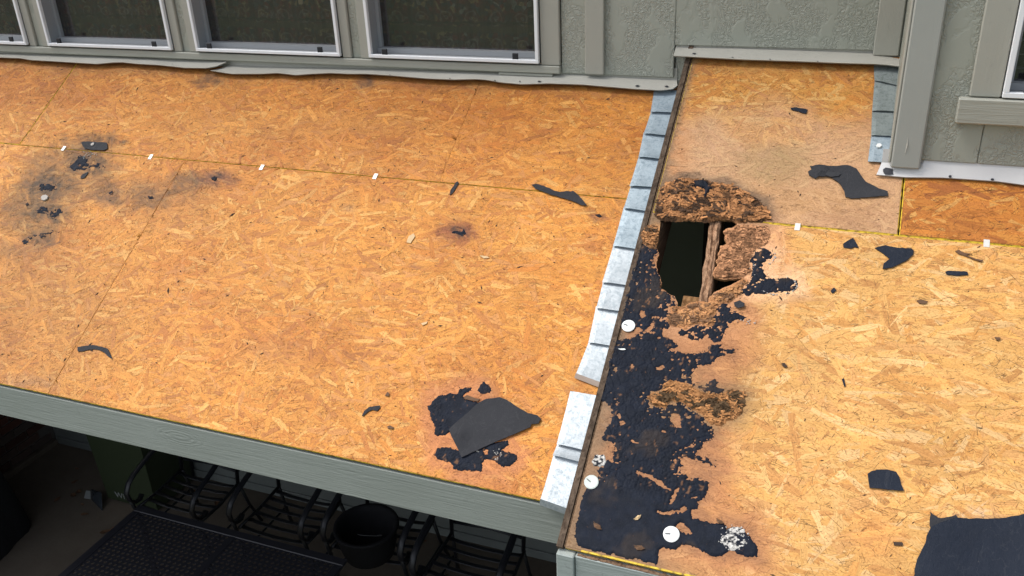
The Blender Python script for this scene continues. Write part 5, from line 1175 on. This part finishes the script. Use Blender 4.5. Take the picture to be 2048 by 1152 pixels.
for c in range(14):
    y = YB - .03 - (.11 if c % 2 else 0)
    while y > -1.3:
        if bk0 is None:
            q0 = Vector((-5.412, y - .1, FLOOR + .055 + c * .075)); mb = MB(); mb.bbox(q0 + Vector((-.006, -.1, 0)), q0 + Vector((.012, .1, .063)), .003); bk0 = mb.build('brick', M['brick'], bw, origin=q0); o = bk0
        else:
            o = bk0.copy(); col.objects.link(o); o.parent = bw; o.location = Vector((-5.412 + random.uniform(-.002, .002), y - .1, FLOOR + .055 + c * .075)) - bw.location
        y -= .212
# green bin
def green_bin():
    x0, x1, y0, y1, zt = -4.40, -3.86, .10, .56, -2.42
    t = empty('trash_bin', ((x0 + x1) / 2, (y0 + y1) / 2, FLOOR), 'dark green plastic bin with small white letters at the back of the patio', 'trash bin')
    mb = MB(); k_ = .03; mb.hexa([(x0 + k_, y0 + k_, FLOOR + .02), (x1 - k_, y0 + k_, FLOOR + .02), (x1 - k_, y1 - k_, FLOOR + .02), (x0 + k_, y1 - k_, FLOOR + .02), (x0, y0, zt), (x1, y0, zt), (x1, y1, zt), (x0, y1, zt)]); mb.build('body', M['green_bin'], t)
    mb = MB(); mb.bbox((x0 - .02, y0 - .03, zt + .001), (x1 + .02, y1 + .02, zt + .05), .012); mb.build('lid', M['green_bin'], t)
    for xx in (x0 + .06, x1 - .10):
        mb = MB(); mb.tube([(xx, y1 - .02, FLOOR + .10), (xx + .04, y1 - .02, FLOOR + .10)], .10, 16); mb.build('wheel', M['black_plastic'], t)
    for txt, px, sz in (('Wi', (229, 996), .075), ('e', (251, 999), .085)):
        p = on_y(px[0], px[1], y0 + .012); cu = bpy.data.curves.new('lettering', 'FONT'); cu.body = txt; cu.size = sz; cu.extrude = .0008
        o = bpy.data.objects.new('lettering', cu); col.objects.link(o); o.rotation_euler = (R(90), 0, 0); bpy.context.view_layer.update()
        me = bpy.data.meshes.new_from_object(o.evaluated_get(bpy.context.evaluated_depsgraph_get())); bpy.data.objects.remove(o)
        ob = bpy.data.objects.new('lettering', me); col.objects.link(ob); me.materials.clear(); me.materials.append(M['letter']); ob.parent = t; ob.rotation_euler = (R(90), 0, 0)
        fy = y0 + k_ - k_ * (p.z - FLOOR - .02) / (zt - FLOOR - .02) - .003
        ob.location = Vector((p.x, fy, p.z)) - t.location
green_bin()
# chairs
def chair(X, yf, rz, label):
    """X centre, yf = front of arms; faces -Y"""
    t = empty('patio_chair', (X, yf + .28, FLOOR), label, 'chair', 'black metal chairs behind the patio table', rz)
    Wd = .275; o0 = Vector((X, yf + .28, FLOOR)); Rz = Matrix.Rotation(0, 3, 'Z')
    def p(x, y, z): return o0 + Vector((x, y, z))
    for sx in (-1, 1):
        x = sx * Wd; mb = MB()
        # arm: from the back post forward, curling down and back under
        pts = [p(x * .93, .26, .78), p(x * .97, .12, .74), p(x, -.05, .69), p(x, -.17, .655), p(x, -.235, .62), p(x, -.27, .565), p(x, -.262, .50), p(x, -.225, .455), p(x, -.18, .445), p(x, -.15, .47)]
        mb.tube(pts, .023, 8, .5); mb.build('arm', M['iron'], t, True)
        mb = MB(); mb.tube([p(x, -.26, .52), p(x, -.235, .40), p(x, -.20, .25), p(x, -.215, .10), p(x * 1.02, -.25, .0)], .013, 8); mb.build('leg', M['iron'], t, True)
        mb = MB(); mb.tube([p(x * .9, .22, .42), p(x * .93, .26, .78), p(x * .9, .31, 1.02)], .014, 8); mb.tube([p(x * .9, .22, .42), p(x * .95, .27, .2), p(x * 1.05, .33, 0)], .012, 8); mb.build('leg', M['iron'], t, True)
        mb = MB(); mb.tube([p(x * .95, -.22, .41), p(x * .95, 0, .40), p(x * .92, .22, .42)], .012, 8); mb.build('seat_rail', M['iron'], t, True)
        mb = MB(); mb.tube([p(x, -.2, .19), p(x, .26, .19)], .009, 6); mb.build('stretcher', M['iron'], t, True)
    for j in range(6):
        y = -.20 + j * .078; mb = MB(); mb.tube([p(-Wd * .95, y, .41), p(-Wd * .5, y, .392), p(0, y, .386), p(Wd * .5, y, .392), p(Wd * .95, y, .41)], .017, 8, .3); mb.build('seat_slat', M['iron'], t, True)
    for z in (.50, .60, .70, .84, .985):
        y = .235 + (z - .42) * .13; mb = MB(); mb.tube([p(-Wd * .91, y, z), p(0, y + .02, z), p(Wd * .91, y, z)], .013, 8, .8); mb.build('back_slat', M['iron'], t, True)
    for j in range(6):
        cx = -.19 + j * .076; y = .30; mb = MB(); mb.tube([p(cx + .030 * math.cos(a), y, .915 + .040 * math.sin(a)) for a in np.linspace(0, 6.283, 15)], .006, 5, caps=False); mb.build('ring', M['iron'], t, True)
chair(-3.37, -.30, 0, 'black slatted metal chair nearest the green bin, leftmost of the row')
chair(-2.56, -.25, 0, 'black slatted metal chair second from the left, just left of the pot chair')
chair(-1.865, -.215, 0, 'black slatted metal chair holding the round black pot on its seat')
chair(-1.19, -.30, 0, 'black slatted metal chair farthest right, right of the one with the pot')
# pot
def pot():
    c = Vector((-1.85, -.14, FLOOR + .412)); prof = [(.12, .0), (.155, .03), (.178, .12), (.185, .21), (.205, .235), (.203, .250), (.180, .245), (.165, .20), (.15, .08), (.0, .06)]
    n = 36; V = []; F = []
    for (r, z) in prof:
        for i in range(n): a = 6.2832 * i / n; V.append(c + Vector((r * math.cos(a), r * math.sin(a), z)))
    for j in range(len(prof) - 1):
        for i in range(n): F.append((j * n + i, j * n + (i + 1) % n, (j + 1) * n + (i + 1) % n, (j + 1) * n + i))
    F.append(tuple(range(n))[::-1]); mb = MB(); mb.add(V, F); M['pot'] = new_mat('matt_black_pot', (.008, .008, .009), .8, 0, .2); tag(mb.build('pot', M['pot'], smooth=True), 'round black pot standing on a chair seat under the roof edge', 'pot')
    mb = MB(); q = c + Vector((.07, -.04, .10)); mb.add([q, q + Vector((.03, -.012, .02)), q + Vector((.075, .02, .05)), q + Vector((.035, .03, .028)), q + Vector((.035, .01, .034))], [(0, 1, 4), (1, 2, 4), (2, 3, 4), (3, 0, 4)])
    tag(mb.build('leaf', M['yellow_leaf']), 'yellow leaf lying inside the round black pot', 'leaf')
    mb = MB(); mb.tube([c + Vector((.01 + .05 * math.sin(a * 2.2), .02 + .07 * math.cos(a * 1.3), .09 + .05 * a)) for a in np.linspace(0, 2.2, 14)], .0016, 4); tag(mb.build('wire', M['letter']), 'thin pale string curling inside the round black pot', 'string')
pot()
# table with perforated top
def table():
    X0, X1, Y0, Y1, Z = -3.30, -1.76, -1.62, -.50, -2.73
    t = empty('patio_table', ((X0 + X1) / 2, (Y0 + Y1) / 2, FLOOR), 'black metal patio table with a perforated top in front of the chairs', 'table')
    mb = MB(); fr = .055
    for a, b in (((X0, Y0, Z - .02), (X1, Y0 + fr, Z)), ((X0, Y1 - fr, Z - .02), (X1, Y1, Z)), ((X0, Y0 + fr, Z - .02), (X0 + fr, Y1 - fr, Z)), ((X1 - fr, Y0 + fr, Z - .02), (X1, Y1 - fr, Z))): mb.bbox(a, b, .004)
    mb.build('rim', M['table'], t)
    def perf(x0, x1, y0, y1):
        nx = int((x1 - x0) / .036); ny = int((y1 - y0) / .031); V = []; F = []; cx_, cy_ = (x1 - x0) / nx, (y1 - y0) / ny; z = Z - .004
        for i in range(nx):
            for j in range(ny):
                ax, ay = x0 + i * cx_, y0 + j * cy_; mx, my = ax + cx_ / 2, ay + cy_ / 2; ph = (1 if j % 2 else -1) * cx_ * .12; b = len(V)
                sq_ = [(ax, ay), (mx, ay), (ax + cx_, ay), (ax + cx_, my), (ax + cx_, ay + cy_), (mx, ay + cy_), (ax, ay + cy_), (ax, my)]
                for (x, y) in sq_: V.append((x, y, z))
                for q in range(8): an = math.radians(-135 + 45 * q); V.append((mx + ph + .0115 * math.cos(an), my + .0095 * math.sin(an), z))
                for q in range(8): V.append((V[b + 8 + q][0], V[b + 8 + q][1], z - .006))
                for q in range(8): F += [(b + q, b + (q + 1) % 8, b + 8 + (q + 1) % 8, b + 8 + q), (b + 8 + q, b + 8 + (q + 1) % 8, b + 16 + (q + 1) % 8, b + 16 + q)]
        return V, F
    xm = (X0 + X1) / 2
    for a, b in ((X0 + fr + .001, xm - .02), (xm + .02, X1 - fr - .001)):
        V, F = perf(a, b, Y0 + fr + .001, Y1 - fr - .001); mb = MB(); mb.add(V, F); mb.build('perforated_top', M['table'], t)
    mb = MB(); mb.box((xm - .0195, Y0 + fr + .001, Z - .018), (xm + .0195, Y1 - fr - .001, Z - .001)); mb.build('centre_bar', M['table'], t)
    for x in (X0 + .05, X1 - .05):
        for y in (Y0 + .06, Y1 - .06): mb = MB(); mb.tube([(x, y, Z - .02), (x, y, FLOOR)], .02, 10); mb.build('leg', M['table'], t)
table()
# covered grill at the far left
def cover():
    V = []; F = []; n = 64; L = [(0, 1.02), (.04, 1.03), (.25, 1.0), (.5, .95), (.75, .88), (.92, .82), (.99, .72), (1.01, .45), (1.02, .0)]
    cx, cy = -5.02, -.88
    for z, sc_ in L:
        for i in range(n):
            a = 6.2832 * i / n; r = (abs(math.cos(a)) ** 3.2 + abs(math.sin(a)) ** 3.2) ** (-1 / 3.2); fold = 1 + .035 * math.sin(a * 9 + 2 * z) * (1 - z * .6) + .02 * math.sin(a * 17)
            V.append((cx + .40 * r * math.cos(a) * sc_ * fold + .0, cy + .62 * r * math.sin(a) * sc_ * fold, FLOOR + .002 + z * 1.0))
    for j in range(len(L) - 1):
        for i in range(n): F.append((j * n + i, j * n + (i + 1) % n, (j + 1) * n + (i + 1) % n, (j + 1) * n + i))
    mb = MB(); mb.add(V, F); tag(mb.build('grill_cover', M['cover'], smooth=True), 'black cloth covered grill at the far left of the patio', 'covered grill')
cover()
# curled plastic scrap by the bin and leaves on the slab
def floor_pt(x, y, z=0): return on_z(x, y, FLOOR + z)
mb = MB(); a = floor_pt(182, 978, .06); b = floor_pt(183, 1000, .02); c = floor_pt(205, 1022, .0); d = floor_pt(203, 985, .10)
nn = 10; V = []; F = []
for i in range(nn + 1):
    f = i / nn; p0 = a.lerp(b, min(1, f * 2)) if f < .5 else b.lerp(c, f * 2 - 1); p1 = a.lerp(d, min(1, f * 2)) if f < .5 else d.lerp(c, f * 2 - 1); m_ = (p0 + p1) / 2 + Vector((0, 0, .03 * math.sin(f * 3.14)))
    V += [p0, m_, p1]
for i in range(nn): F += [(3 * i, 3 * i + 3, 3 * i + 4, 3 * i + 1), (3 * i + 1, 3 * i + 4, 3 * i + 5, 3 * i + 2)]
mb.add(V, F); M['gloss'] = new_mat('glossy_dark_plastic', (.03, .035, .04), .15); tag(mb.build('plastic_scrap', M['gloss'], smooth=True), 'curled shiny dark plastic scrap on the slab beside the green bin', 'plastic scrap')
mb = MB(); a = floor_pt(168, 996, .01); b = floor_pt(172, 981, .03); c = floor_pt(181, 982, .03); d = floor_pt(181, 998, .01); mb.add([a, b, c, d], [(0, 3, 2, 1)]); mb.add([v - Vector((0, 0, .003)) for v in (a, b, c, d)], [(0, 1, 2, 3)])
tag(mb.build('paper_scrap', M['letter']), 'small white paper scrap beside the curled plastic on the patio slab', 'paper')
r = random.Random(5); leafc = None
for i in range(34):
    if i < 8: x, y = [(150, 965), (147, 992), (158, 985), (165, 1010), (212, 1065), (230, 1060), (115, 1000), (170, 1030)][i]; p = floor_pt(x, y)
    else: p = Vector((r.uniform(-5.2, -.3), r.uniform(-1.2, .5), FLOOR))
    sz = r.uniform(.02, .045); a = r.uniform(0, 6.28)
    if leafc is None:
        mb = MB(); mb.add([(-1, 0, .1), (-.3, .5, .35), (.5, .4, .2), (1, 0, .4), (.4, -.5, .3), (-.4, -.45, .15), (0, 0, .05)], [(0, 6, 1), (1, 6, 2), (2, 6, 3), (3, 6, 4), (4, 6, 5), (5, 6, 0)]); leafc = mb.build('fallen_leaf', M['leafbrown'], origin=(0, 0, 0)); o = leafc
    else: o = leafc.copy(); col.objects.link(o)
    o.location = p + Vector((0, 0, .001)); o.scale = (sz, sz, sz); o.rotation_euler = (0, 0, a)
    tag(o, 'small dry brown leaf lying on the dim patio slab', 'leaf', 'dry leaves on the patio slab')
